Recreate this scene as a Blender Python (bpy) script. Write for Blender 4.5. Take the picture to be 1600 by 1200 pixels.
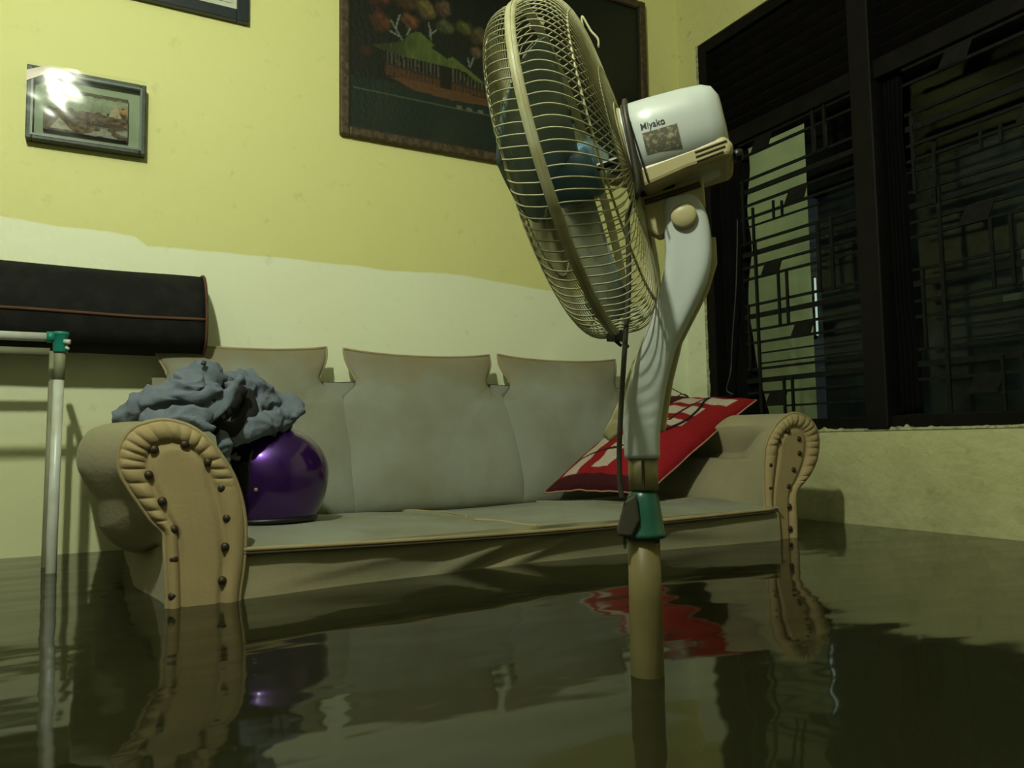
import bpy, bmesh, math, random
from mathutils import Vector, Matrix, noise
PI = math.pi
random.seed(7)
scene = bpy.context.scene
for o in list(bpy.data.objects):
    bpy.data.objects.remove(o)
col = scene.collection

# ---------------------------------------------------------------- camera
YAW, PITCH, ROLL, FPX = 0.50107598, 0.074025057, -0.016257931, 1201.53
F_ = Vector((math.sin(YAW)*math.cos(PITCH), math.cos(YAW)*math.cos(PITCH), math.sin(PITCH)))
R_ = Vector((math.cos(YAW), -math.sin(YAW), 0))
U_ = R_.cross(F_)
R2 = R_*math.cos(ROLL) + U_*math.sin(ROLL)
U2 = -R_*math.sin(ROLL) + U_*math.cos(ROLL)
cam = bpy.data.cameras.new('camera')
cam.sensor_width = 36.0
cam.lens = FPX/1600*36
cam.clip_start = 0.02
co = bpy.data.objects.new('camera', cam)
M = Matrix((R2, U2, -F_)).transposed().to_4x4()
M.translation = Vector((-2.4329, -2.7317, 0.32))
co.matrix_world = M
col.objects.link(co)
scene.camera = co

# ---------------------------------------------------------------- world, exposure
w = bpy.data.worlds.new('night')
scene.world = w
w.use_nodes = True
w.node_tree.nodes['Background'].inputs[0].default_value = (0.30, 0.36, 0.42, 1)
w.node_tree.nodes['Background'].inputs[1].default_value = 0.012
scene.view_settings.view_transform = 'Standard'
scene.view_settings.look = 'None'
scene.view_settings.gamma = 1
scene.view_settings.exposure = 2.02
scene.cycles.use_denoising = True
LAMP = Vector((-2.84, -2.32, 2.12))
LAMP_STRENGTH = 590.0
LAMP_COLOR = (0.92, 1.0, 0.75)
WATER = 0.0
FLOOR = -0.30
CEIL = 2.62

# ---------------------------------------------------------------- materials
def mat(name, color, rough=0.6, color2=None, scale=8.0, bump=0.0, bscale=60.0, metal=0.0, spec=0.5, coat=0.0, vary=(0.42, 0.62), detail=4.0, sheen=0.0):
    m = bpy.data.materials.new(name)
    m.use_nodes = True
    nt = m.node_tree
    b = nt.nodes['Principled BSDF']
    b.inputs['Roughness'].default_value = rough
    b.inputs['Metallic'].default_value = metal
    b.inputs['Specular IOR Level'].default_value = spec
    b.inputs['Coat Weight'].default_value = coat
    b.inputs['Sheen Weight'].default_value = sheen
    b.inputs['Base Color'].default_value = (*color, 1)
    tc = nt.nodes.new('ShaderNodeTexCoord')
    if color2 is None:
        color2 = tuple(c*0.82 for c in color)
    n = nt.nodes.new('ShaderNodeTexNoise')
    n.inputs['Scale'].default_value = scale
    n.inputs['Detail'].default_value = detail
    nt.links.new(tc.outputs['Object'], n.inputs['Vector'])
    mr = nt.nodes.new('ShaderNodeMapRange')
    mr.inputs[1].default_value, mr.inputs[2].default_value = vary
    nt.links.new(n.outputs['Fac'], mr.inputs[0])
    mx = nt.nodes.new('ShaderNodeMix')
    mx.data_type = 'RGBA'
    mx.inputs[6].default_value = (*color, 1)
    mx.inputs[7].default_value = (*color2, 1)
    nt.links.new(mr.outputs[0], mx.inputs[0])
    nt.links.new(mx.outputs[2], b.inputs['Base Color'])
    if bump:
        n2 = nt.nodes.new('ShaderNodeTexNoise')
        n2.inputs['Scale'].default_value = bscale
        n2.inputs['Detail'].default_value = 5
        nt.links.new(tc.outputs['Object'], n2.inputs['Vector'])
        bp = nt.nodes.new('ShaderNodeBump')
        bp.inputs['Strength'].default_value = bump
        bp.inputs['Distance'].default_value = 0.004
        nt.links.new(n2.outputs['Fac'], bp.inputs['Height'])
        nt.links.new(bp.outputs[0], b.inputs['Normal'])
    return m

def attr_mat(name, rough=0.7, spec=0.3, bump=0.0, bscale=200.0, coat=0.0):
    m = bpy.data.materials.new(name)
    m.use_nodes = True
    nt = m.node_tree
    b = nt.nodes['Principled BSDF']
    b.inputs['Roughness'].default_value = rough
    b.inputs['Specular IOR Level'].default_value = spec
    b.inputs['Coat Weight'].default_value = coat
    a = nt.nodes.new('ShaderNodeAttribute')
    a.attribute_name = 'paint'
    nt.links.new(a.outputs['Color'], b.inputs['Base Color'])
    if bump:
        tc = nt.nodes.new('ShaderNodeTexCoord')
        n2 = nt.nodes.new('ShaderNodeTexNoise')
        n2.inputs['Scale'].default_value = bscale
        nt.links.new(tc.outputs['Object'], n2.inputs['Vector'])
        bp = nt.nodes.new('ShaderNodeBump')
        bp.inputs['Strength'].default_value = bump
        bp.inputs['Distance'].default_value = 0.01
        nt.links.new(n2.outputs['Fac'], bp.inputs['Height'])
        nt.links.new(bp.outputs[0], b.inputs['Normal'])
    return m

CREAM = (0.86, 0.88, 0.66)
YELLOW = (0.73, 0.70, 0.29)
def wall_material(name, step=True, grime_dim=0.0, plain=False):
    """two coats of paint: cream below a hand-painted edge, yellow above"""
    m = bpy.data.materials.new(name)
    m.use_nodes = True
    nt = m.node_tree
    N, L = nt.nodes, nt.links
    b = N['Principled BSDF']
    b.inputs['Roughness'].default_value = 0.55
    b.inputs['Specular IOR Level'].default_value = 0.3
    tc = N.new('ShaderNodeTexCoord')
    sp = N.new('ShaderNodeSeparateXYZ')
    L.new(tc.outputs['Object'], sp.inputs[0])
    def math_(op, a, b_, clamp=False):
        n = N.new('ShaderNodeMath'); n.operation = op; n.use_clamp = clamp
        for i, v in enumerate((a, b_)):
            if isinstance(v, (int, float)): n.inputs[i].default_value = v
            else: L.new(v, n.inputs[i])
        return n.outputs[0]
    def noise_(scale, detail=3, vec=None):
        n = N.new('ShaderNodeTexNoise'); n.inputs['Scale'].default_value = scale; n.inputs['Detail'].default_value = detail
        L.new(vec or tc.outputs['Object'], n.inputs['Vector'])
        return n.outputs['Fac']
    def mix_(f, a, b_):
        n = N.new('ShaderNodeMix'); n.data_type = 'RGBA'
        if isinstance(f, (int, float)): n.inputs[0].default_value = f
        else: L.new(f, n.inputs[0])
        for i, v in ((6, a), (7, b_)):
            if isinstance(v, tuple): n.inputs[i].default_value = (*v, 1)
            else: L.new(v, n.inputs[i])
        return n.outputs[2]
    z = sp.outputs[2]
    wob = math_('MULTIPLY', math_('SUBTRACT', noise_(3.0, 4), 0.5), 0.035)
    edge = math_('ADD', 0.972, wob)
    if step:
        # higher on the far left, lower towards the corner
        left = math_('ADD', math_('MULTIPLY', math_('MULTIPLY', math_('SUBTRACT', -2.285, sp.outputs[0]), 28.0, True), 0.026), math_('MULTIPLY', math_('MAXIMUM', math_('SUBTRACT', -2.32, sp.outputs[0]), 0.0), 0.055))
        right = math_('MULTIPLY', math_('MAXIMUM', math_('ADD', sp.outputs[0], 1.15), 0.0), -0.06)
        edge = math_('ADD', math_('ADD', edge, left), right)
    fac = math_('MULTIPLY', math_('SUBTRACT', z, edge), 160.0, True)
    big = noise_(1.6, 5)
    stain = math_('MULTIPLY', math_('SUBTRACT', noise_(5.0, 6), 0.52), 3.0, True)
    yel = mix_(math_('MULTIPLY', math_('SUBTRACT', big, 0.35), 2.2, True), YELLOW, (0.74, 0.72, 0.33))
    cre = mix_(math_('MULTIPLY', math_('SUBTRACT', big, 0.4), 2.5, True), CREAM, (0.84, 0.86, 0.61))
    # low wall stained ochre by damp
    damp = math_('MULTIPLY', math_('SUBTRACT', math_('ADD', 0.62, math_('MULTIPLY', stain, 0.1)), z), 3.0, True)
    cre = mix_(math_('MULTIPLY', damp, 0.55 + grime_dim*0.3), cre, (0.62, 0.60, 0.27))
    c = cre if plain else mix_(fac, cre, yel)
    spots = math_('MULTIPLY', math_('SUBTRACT', noise_(17.0, 6), 0.63), 7.0, True)
    c = mix_(math_('MULTIPLY', spots, 0.22 + grime_dim*0.4), c, (0.25, 0.24, 0.10))
    if grime_dim:
        low = math_('MULTIPLY', math_('SUBTRACT', 0.36, z), 4.0, True)
        g = math_('MULTIPLY', math_('MULTIPLY', math_('SUBTRACT', noise_(9.0, 8), 0.42), 4.0, True), low)
        c = mix_(math_('MULTIPLY', g, 0.35), c, (0.30, 0.29, 0.12))
    if grime_dim:
        hs = N.new('ShaderNodeHueSaturation'); hs.inputs['Value'].default_value = 0.80; L.new(c, hs.inputs['Color']); c = hs.outputs[0]  # whole wall colour dimmed to carry the weaker lamplight on this side
    L.new(c, b.inputs['Base Color'])
    bp = N.new('ShaderNodeBump'); bp.inputs['Strength'].default_value = 0.35 + grime_dim*0.9; bp.inputs['Distance'].default_value = 0.006
    hh = math_('ADD', noise_(26.0, 6), math_('MULTIPLY', noise_(4.0, 3), 1.5))
    L.new(hh, bp.inputs['Height'])
    L.new(bp.outputs[0], b.inputs['Normal'])
    return m

M_wall_back = wall_material('paint_back_wall')
M_wall_right = wall_material('paint_window_wall', step=False, grime_dim=0.7)
M_wall_plain = mat('paint_plain_wall', (0.20, 0.20, 0.13), 0.7, bump=0.2)
M_porch = mat('porch_plaster', (0.62, 0.62, 0.36), 0.8, (0.50, 0.52, 0.32), 3.0, bump=0.3)
M_ceil = mat('ceiling_paint', (0.38, 0.39, 0.33), 0.8)
M_floor = mat('floor_tile', (0.30, 0.27, 0.2), 0.5)
M_plaster = mat('rough_plaster', (0.42, 0.42, 0.24), 0.9, (0.2, 0.2, 0.1), 60, bump=0.6)
M_black_wood = mat('black_painted_wood', (0.004, 0.0035, 0.0035), 0.65, (0.007, 0.005, 0.005), 14, bump=0.2, spec=0.12)
M_iron = mat('dark_iron', (0.005, 0.006, 0.005), 0.7, (0.009, 0.010, 0.008), 40, bump=0.2, spec=0.15)
M_curtain = mat('dark_curtain_cloth', (0.005, 0.005, 0.005), 0.95, bump=0.3, spec=0.05)
M_sofa = mat('sofa_fabric', (0.33, 0.29, 0.18), 0.82, (0.27, 0.25, 0.165), 3.5, bump=0.25, bscale=90, spec=0.2, sheen=0.1)
M_sofa_back = mat('worn_sofa_fabric', (0.275, 0.285, 0.240), 0.85, (0.225, 0.22, 0.16), 4.5, bump=0.3, bscale=70, spec=0.2, vary=(0.40, 0.70))
def stain_top(m):
    nt = m.node_tree; N, L = nt.nodes, nt.links; b = N['Principled BSDF']
    src = b.inputs['Base Color'].links[0].from_socket
    tc = N.new('ShaderNodeTexCoord'); sp = N.new('ShaderNodeSeparateXYZ'); L.new(tc.outputs['Object'], sp.inputs[0])
    n = N.new('ShaderNodeTexNoise'); n.inputs['Scale'].default_value = 7; n.inputs['Detail'].default_value = 6; L.new(tc.outputs['Object'], n.inputs['Vector'])
    a = N.new('ShaderNodeMath'); a.operation = 'MULTIPLY_ADD'; a.inputs[1].default_value = 0.35; L.new(n.outputs['Fac'], a.inputs[0]); L.new(sp.outputs[2], a.inputs[2])
    mr = N.new('ShaderNodeMapRange'); mr.inputs[1].default_value = 0.98; mr.inputs[2].default_value = 1.13; L.new(a.outputs[0], mr.inputs[0])
    mx = N.new('ShaderNodeMix'); mx.data_type = 'RGBA'; mx.inputs[7].default_value = (0.25, 0.195, 0.10, 1)
    ml = N.new('ShaderNodeMath'); ml.operation = 'MULTIPLY'; ml.inputs[1].default_value = 0.7; L.new(mr.outputs[0], ml.inputs[0])
    L.new(ml.outputs[0], mx.inputs[0]); L.new(src, mx.inputs[6]); L.new(mx.outputs[2], b.inputs['Base Color'])
stain_top(M_sofa_back)
M_sofa_front = mat('sofa_arm_fabric', (0.40, 0.30, 0.155), 0.75, (0.35, 0.265, 0.14), 5.0, bump=0.2, bscale=120, spec=0.25)
M_welt = mat('sofa_piping', (0.36, 0.28, 0.15), 0.7)
M_welt_dark = mat('dark_seam', (0.06, 0.045, 0.02), 0.8)
M_button = mat('brown_button', (0.035, 0.02, 0.010), 0.5)
M_helmet = mat('purple_metallic_lacquer', (0.055, 0.007, 0.155), 0.32, (0.045, 0.006, 0.125), 200, metal=0.65, coat=1.0)
M_helmet.node_tree.nodes['Principled BSDF'].inputs['Coat Roughness'].default_value = 0.06
M_black_plastic = mat('black_plastic', (0.008, 0.008, 0.008), 0.4)
M_lining = mat('black_lining', (0.006, 0.006, 0.008), 0.9, bump=0.3)
M_visor = mat('smoked_visor', (0.01, 0.01, 0.012), 0.08)
M_jacket = mat('grey_jersey', (0.165, 0.190, 0.245), 0.95, (0.145, 0.168, 0.215), 30, bump=0.3, bscale=300, spec=0.1)
M_fan_cream = mat('aged_cream_plastic', (0.50, 0.44, 0.25), 0.35, (0.45, 0.38, 0.20), 6, spec=0.45)
M_fan_white = mat('white_plastic', (0.60, 0.64, 0.65), 0.33, (0.54, 0.57, 0.56), 5, spec=0.5)
M_pole_top = mat('tan_tube_plastic', (0.36, 0.32, 0.18), 0.4, (0.28, 0.24, 0.12), 5)  # darker tan base than the cream parts
M_pole = mat('shade_darkened_pole_plastic', (0.22, 0.185, 0.085), 0.45, (0.15, 0.115, 0.045), 5, spec=0.3)  # base colour darkened to carry the shade of guard, blades and motor
M_wire = mat('guard_wire_coating', (0.52, 0.50, 0.32), 0.4, (0.42, 0.38, 0.2), 30)
M_blade = bpy.data.materials.new('blue_blade_plastic')
M_blade.use_nodes = True
_b = M_blade.node_tree.nodes['Principled BSDF']
_b.inputs['Base Color'].default_value = (0.17, 0.235, 0.235, 1)
_b.inputs['Roughness'].default_value = 0.25
_b.inputs['Transmission Weight'].default_value = 0.0
_b.inputs['Alpha'].default_value = 0.80
M_hub = mat('blue_hub_plastic', (0.13, 0.25, 0.38), 0.25)
M_green = mat('green_plastic', (0.012, 0.16, 0.12), 0.4, (0.010, 0.12, 0.09), 20)
M_green_dark = mat('dark_green_plastic', (0.02, 0.11, 0.075), 0.3)
M_teal = mat('teal_connector_plastic', (0.01, 0.22, 0.17), 0.4)
M_cable = mat('grey_brown_cable', (0.055, 0.048, 0.035), 0.5)
M_black_cable = mat('black_cable', (0.01, 0.01, 0.01), 0.5)
M_pipe = mat('white_enamelled_pipe', (0.62, 0.64, 0.62), 0.3, (0.5, 0.5, 0.42), 12)
M_pipe_old = mat('yellowed_sleeve', (0.25, 0.25, 0.16), 0.6)
M_roll = mat('black_mattress_cloth', (0.012, 0.012, 0.012), 0.9, (0.018, 0.017, 0.016), 20, bump=0.4, bscale=160, spec=0.15)
M_orange_pipe = mat('rust_piping', (0.11, 0.045, 0.022), 0.8)
M_gold_frame = mat('worn_carved_wood', (0.040, 0.024, 0.012), 0.6, (0.085, 0.055, 0.024), 45, bump=1.0, bscale=70)
M_frame_dark = mat('dark_green_frame', (0.014, 0.019, 0.016), 0.5, (0.03, 0.038, 0.028), 60, bump=0.3)
M_frame_line = mat('pale_frame_line', (0.10, 0.12, 0.105), 0.4)
M_frame_navy = mat('navy_black_frame', (0.010, 0.016, 0.024), 0.35)
M_mat_board = mat('pale_green_mount', (0.33, 0.39, 0.27), 0.8)
M_print = mat('pale_print_paper', (0.50, 0.52, 0.40), 0.7, (0.16, 0.11, 0.06), 22, vary=(0.5, 0.7))
M_ribbon = mat('pink_ribbon', (0.45, 0.28, 0.22), 0.3)
M_paint = attr_mat('oil_paint', 0.45, 0.4, 0.25, 60)
M_relief = attr_mat('painted_relief', 0.65, 0.3, 0.5, 90)
M_pillow = attr_mat('printed_cotton', 0.9, 0.15, 0.25, 250)
M_pillow_edge = mat('pink_hem', (0.42, 0.20, 0.13), 0.8)
M_label = mat('grey_rating_print', (0.11, 0.10, 0.07), 0.7, (0.40, 0.35, 0.22), 160, vary=(0.5, 0.7))
M_ink = mat('black_ink', (0.01, 0.01, 0.01), 0.6)
M_bulb = bpy.data.materials.new('lit_bulb')
M_bulb.use_nodes = True
_nt = M_bulb.node_tree
_nt.nodes.remove(_nt.nodes['Principled BSDF'])
_e = _nt.nodes.new('ShaderNodeEmission')
_e.inputs[0].default_value = (*LAMP_COLOR, 1); _e.inputs[1].default_value = LAMP_STRENGTH
_nt.links.new(_e.outputs[0], _nt.nodes['Material Output'].inputs[0])
M_tube_light = M_bulb.copy(); M_tube_light.name = 'lit_tube'
M_tube_light.node_tree.nodes['Emission'].inputs[0].default_value = (0.85, 1.0, 0.95, 1)
M_tube_light.node_tree.nodes['Emission'].inputs[1].default_value = 0.20

def glass_mat(name, tint, gloss, rough, bump=0.0, bscale=40.0):
    m = bpy.data.materials.new(name); m.use_nodes = True
    nt = m.node_tree; N, L = nt.nodes, nt.links
    N.remove(N['Principled BSDF'])
    t = N.new('ShaderNodeBsdfTransparent'); t.inputs[0].default_value = (*tint, 1)
    g = N.new('ShaderNodeBsdfGlossy'); g.inputs['Roughness'].default_value = rough
    g.inputs[0].default_value = (1, 1, 1, 1)
    f = N.new('ShaderNodeFresnel'); f.inputs[0].default_value = gloss
    mx = N.new('ShaderNodeMixShader')
    L.new(f.outputs[0], mx.inputs[0]); L.new(t.outputs[0], mx.inputs[1]); L.new(g.outputs[0], mx.inputs[2])
    L.new(mx.outputs[0], N['Material Output'].inputs[0])
    if bump:
        tc = N.new('ShaderNodeTexCoord'); n = N.new('ShaderNodeTexNoise'); n.inputs['Scale'].default_value = bscale
        L.new(tc.outputs['Object'], n.inputs['Vector'])
        bp = N.new('ShaderNodeBump'); bp.inputs['Strength'].default_value = bump; bp.inputs['Distance'].default_value = 0.01
        L.new(n.outputs['Fac'], bp.inputs['Height'])
        L.new(bp.outputs[0], g.inputs['Normal']); L.new(bp.outputs[0], f.inputs['Normal'])
    return m
M_glass = glass_mat('dusty_window_glass', (0.74, 0.80, 0.74), 1.22, 0.12, 0.05, 90)
M_cling = glass_mat('clear_plastic_wrap', (0.93, 0.95, 0.93), 1.5, 0.06)

M_water = bpy.data.materials.new('murky_flood_water'); M_water.use_nodes = True
_nt = M_water.node_tree; _b = _nt.nodes['Principled BSDF']
_b.inputs['Base Color'].default_value = (0.019, 0.019, 0.0085, 1)
_b.inputs['Roughness'].default_value = 0.05
_b.inputs['IOR'].default_value = 1.33
_tc = _nt.nodes.new('ShaderNodeTexCoord')
_mp = _nt.nodes.new('ShaderNodeMapping'); _mp.inputs['Rotation'].default_value = (0, 0, -0.55); _mp.inputs['Scale'].default_value = (1.0, 2.2, 1.0)
_nt.links.new(_tc.outputs['Object'], _mp.inputs[0])
_n1 = _nt.nodes.new('ShaderNodeTexNoise'); _n1.inputs['Scale'].default_value = 3.2; _n1.inputs['Detail'].default_value = 1.5
_n2 = _nt.nodes.new('ShaderNodeTexNoise'); _n2.inputs['Scale'].default_value = 11.0; _n2.inputs['Detail'].default_value = 1
_nt.links.new(_mp.outputs[0], _n1.inputs['Vector']); _nt.links.new(_mp.outputs[0], _n2.inputs['Vector'])
_ma = _nt.nodes.new('ShaderNodeMath'); _ma.operation = 'MULTIPLY_ADD'; _ma.inputs[1].default_value = 0.05
_nt.links.new(_n2.outputs['Fac'], _ma.inputs[0]); _nt.links.new(_n1.outputs['Fac'], _ma.inputs[2])
_bp = _nt.nodes.new('ShaderNodeBump'); _bp.inputs['Strength'].default_value = 0.28; _bp.inputs['Distance'].default_value = 0.012
_nt.links.new(_ma.outputs[0], _bp.inputs['Height']); _nt.links.new(_bp.outputs[0], _b.inputs['Normal'])

# ---------------------------------------------------------------- mesh helpers
class MB:
    def __init__(s): s.v, s.f, s.c = [], [], []
    def box(s, c, size, m=None):
        c = Vector(c); i = len(s.v)
        for dx in (-.5, .5):
            for dy in (-.5, .5):
                for dz in (-.5, .5):
                    q = Vector((dx*size[0], dy*size[1], dz*size[2]))
                    s.v.append(c + (m @ q if m else q))
        for q in ((0,1,3,2),(4,6,7,5),(0,4,5,1),(2,3,7,6),(0,2,6,4),(1,5,7,3)): s.f.append(tuple(i+k for k in q))
        return s
    def span(s, a, b):
        a, b = Vector(a), Vector(b)
        return s.box((a+b)/2, [abs(x) for x in (b-a)])
    def tube(s, pts, r, seg=8, closed=False, caps=True, squash=None):
        pts = [Vector(p) for p in pts]; n = len(pts)
        rs = list(r) if isinstance(r, (list, tuple)) else [r]*n
        i0 = len(s.v); up = None
        for k, p in enumerate(pts):
            if closed: t = pts[(k+1) % n] - pts[k-1]
            else: t = pts[min(k+1, n-1)] - pts[max(k-1, 0)]
            t.normalize()
            if up is None:
                up = Vector((0, 0, 1)) if abs(t.z) < .9 else Vector((1, 0, 0))
            a = (up - t*up.dot(t)).normalized(); b = t.cross(a); up = a
            sq = squash or (1, 1)
            for j in range(seg):
                th = 2*PI*j/seg
                s.v.append(p + rs[k]*(math.cos(th)*a*sq[0] + math.sin(th)*b*sq[1]))
        for k in range(n if closed else n-1):
            for j in range(seg):
                a0 = i0+k*seg; b0 = i0+((k+1) % n)*seg
                s.f.append((a0+j, a0+(j+1) % seg, b0+(j+1) % seg, b0+j))
        if caps and not closed:
            s.f.append(tuple(i0+j for j in reversed(range(seg))))
            s.f.append(tuple(i0+(n-1)*seg+j for j in range(seg)))
        return s
    def lathe(s, prof, frame, seg=32, cap0=True, cap1=True, shape=None):
        """prof: (k, r); frame(k, x, y) -> point"""
        i0 = len(s.v)
        for k, r in prof:
            for j in range(seg):
                th = 2*PI*j/seg; x, y = math.cos(th), math.sin(th)
                if shape: x, y = shape(k, th)
                s.v.append(Vector(frame(k, r*x, r*y)))
        n = len(prof)
        for q in range(n-1):
            for j in range(seg):
                a = i0+q*seg; b = a+seg
                s.f.append((a+j, a+(j+1) % seg, b+(j+1) % seg, b+j))
        if cap0: s.f.append(tuple(i0+j for j in reversed(range(seg))))
        if cap1: s.f.append(tuple(i0+(n-1)*seg+j for j in range(seg)))
        return s
    def grid(s, fn, nu, nv, cu=False, cv=False, colf=None):
        i0 = len(s.v)
        for a in range(nu):
            for b in range(nv):
                u = a/(nu if cu else nu-1); v = b/(nv if cv else nv-1)
                s.v.append(Vector(fn(u, v)))
                if colf: s.c.append(colf(u, v))
        for a in range(nu if cu else nu-1):
            for b in range(nv if cv else nv-1):
                a1 = (a+1) % nu; b1 = (b+1) % nv
                s.f.append((i0+a*nv+b, i0+a1*nv+b, i0+a1*nv+b1, i0+a*nv+b1))
        return s
    def prism(s, poly, fn0, fn1):
        i = len(s.v); n = len(poly)
        s.v += [Vector(fn0(*q)) for q in poly] + [Vector(fn1(*q)) for q in poly]
        s.f.append(tuple(i+k for k in range(n))); s.f.append(tuple(i+n+k for k in reversed(range(n))))
        for k in range(n): s.f.append((i+k, i+n+k, i+n+(k+1) % n, i+(k+1) % n))
        return s
    def build(s, name, m, parent=None, smooth=False, bevel=0.0, sub=0, bseg=2, solid=0.0):
        loc = parent_loc(parent)
        me = bpy.data.meshes.new(name)
        me.from_pydata([tuple(v - loc) for v in s.v], [], s.f)
        bm = bmesh.new(); bm.from_mesh(me)
        bmesh.ops.recalc_face_normals(bm, faces=bm.faces)
        bm.to_mesh(me); bm.free()
        if s.c:
            at = me.color_attributes.new('paint', 'FLOAT_COLOR', 'POINT')
            for k, c in enumerate(s.c): at.data[k].color = (*c, 1)
        me.materials.append(m)
        if smooth: me.polygons.foreach_set('use_smooth', [True]*len(me.polygons))
        o = bpy.data.objects.new(name, me)
        col.objects.link(o)
        if parent: o.parent = parent
        if bevel:
            q = o.modifiers.new('b', 'BEVEL'); q.width = bevel; q.segments = bseg; q.limit_method = 'ANGLE'; q.angle_limit = 0.7
        if solid:
            q = o.modifiers.new('s', 'SOLIDIFY'); q.thickness = solid
        if sub:
            q = o.modifiers.new('u', 'SUBSURF'); q.levels = q.render_levels = sub
        return o
_loc = {}
def parent_loc(p):
    t = Vector((0, 0, 0))
    while p is not None:
        t += p.location; p = p.parent
    return t
def thing(name, label, cat, loc, group=None):
    o = bpy.data.objects.new(name, None); col.objects.link(o)
    o.empty_display_size = 0.05
    o.location = loc; o['label'] = label; o['category'] = cat
    if group: o['group'] = group
    return o
def tag(o, label, cat, kind=None):
    o['label'] = label; o['category'] = cat
    if kind: o['kind'] = kind
    return o
def struct(o, label=None):
    o['kind'] = 'structure'
    if label: o['label'] = label
    return o
def spline(pts, n):
    """Catmull-Rom through pts"""
    P = [Vector(p) for p in pts]; P = [P[0]*2-P[1]] + P + [P[-1]*2-P[-2]]
    out = []
    for i in range(1, len(P)-2):
        for k in range(n):
            t = k/n
            out.append(0.5*((2*P[i]) + (P[i+1]-P[i-1])*t + (2*P[i-1]-5*P[i]+4*P[i+1]-P[i+2])*t*t + (3*P[i]-P[i-1]-3*P[i+1]+P[i+2])*t**3))
    out.append(P[-2]); return out
def in_poly(x, y, poly):
    r = False; n = len(poly); j = n-1
    for i in range(n):
        xi, yi = poly[i]; xj, yj = poly[j]
        if (yi > y) != (yj > y) and x < (xj-xi)*(y-yi)/(yj-yi)+xi: r = not r
        j = i
    return r
def sm(t): t = max(0, min(1, t)); return t*t*(3-2*t)
def nz(*p, s=1.0): return noise.noise(Vector(p)*s)

# ================================================================ ROOM
XL, YF = -4.3, -4.6
struct(MB().span((XL-.1, YF-.1, FLOOR-.08), (0.14, 0.14, FLOOR)).build('floor', M_floor))
struct(MB().span((XL-.1, YF-.1, CEIL), (0.14, 0.14, CEIL+.08)).build('ceiling', M_ceil))
struct(MB().span((XL-.1, 0, FLOOR), (0.14, 0.12, CEIL)).build('wall_back', M_wall_back))
struct(MB().span((XL-.1, YF, FLOOR), (XL, 0, CEIL)).build('wall_left', M_wall_plain))
struct(MB().span((XL, YF-.1, FLOOR), (0.14, YF, CEIL)).build('wall_front', M_wall_plain))
WY0, WY1, WZ0, WZ1 = -1.98, -0.128, 0.342, 2.135
mb = MB()
mb.span((0, YF, FLOOR), (0.14, 0, WZ0)); mb.span((0, YF, WZ1), (0.14, 0, CEIL))
mb.span((0, WY1, WZ0), (0.14, 0, WZ1)); mb.span((0, YF, WZ0), (0.14, WY0, WZ1))
struct(mb.build('wall_right', M_wall_right))
# rough plaster lips along sill and jamb
mb = MB()
def lip(u, v):
    y = WY0 + u*(WY1-WY0)
    h = 0.010 + 0.012*max(0, nz(y*40, 3.1, 0)) + 0.020*max(0, nz(y*9, 7.7, 0)-.15)
    if -1.08 < y < -0.98: h += 0.012*abs(nz(y*160, 0, 0))*2
    a = v*PI
    return (-0.004 + 0.018*(1-math.cos(a)), y, WZ0 - 0.006 + h*math.sin(a))
mb.grid(lip, 260, 5)
struct(mb.build('trim_1', M_plaster, smooth=True), 'rough broken plaster edge under the window')
mb = MB()
def lip2(u, v):
    z = WZ0 + u*(WZ1-WZ0)
    h = 0.006 + 0.012*max(0, nz(z*30, 1.1, 0)) + (0.01*max(0, nz(z*8, 4.7, 0)) if z < 1.2 else 0)
    a = v*PI
    return (-0.003 + 0.012*(1-math.cos(a)), WY1 + 0.004 - h*math.sin(a), z)
mb.grid(lip2, 220, 5)
struct(mb.build('trim_2', M_plaster, smooth=True), 'rough broken plaster edge beside the window')

# outside porch seen through the window
struct(MB().span((0.14, 0.30, FLOOR), (1.22, 0.40, 2.6)).build('wall_porch', M_porch))
struct(MB().span((0.14, -4.6, FLOOR-.05), (5.0, 2.0, FLOOR)).build('floor_porch', M_floor))
M_yard = mat('dark_blue_yard_wall', (0.055, 0.07, 0.085), 0.9, (0.02, 0.023, 0.03), 2.5, vary=(0.4, 0.6))
struct(MB().span((3.4, -4.6, FLOOR), (3.5, 2.0, 2.6)).build('wall_yard', M_yard))
struct(MB().span((0.14, -4.6, 2.5), (3.5, 2.0, 2.6)).build('ceiling_porch', M_black_wood))
# picket fence outside
fen = thing('picket_fence', 'pale slatted fence outside, behind the bars of the window pane nearest the frame edge', 'fence', (1.5, -1.0, FLOOR))
M_picket = mat('pale_pickets', (0.12, 0.14, 0.14), 0.7)
for k in range(12):
    y = -2.1 + k*0.125
    MB().span((1.49, y-.016, FLOOR), (1.51, y+.016, 1.22)).build('picket', M_picket, fen)
for z in (0.2, 0.95):
    MB().span((1.51, -2.2, z), (1.53, -0.6, z+.05)).build('rail', M_picket, fen)
t = thing('wall_lamp', 'thin white tube lamp glowing outside beyond the window bars', 'lamp', (1.235, 0.29, 0.90))
MB().tube([(1.235, 0.285, 0.90), (1.235, 0.285, 1.235)], 0.006, 8).build('tube', M_tube_light, t)
MB().span((1.222, 0.30, 0.88), (1.25, 0.33, 1.25)).build('housing', M_black_wood, t)

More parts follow.
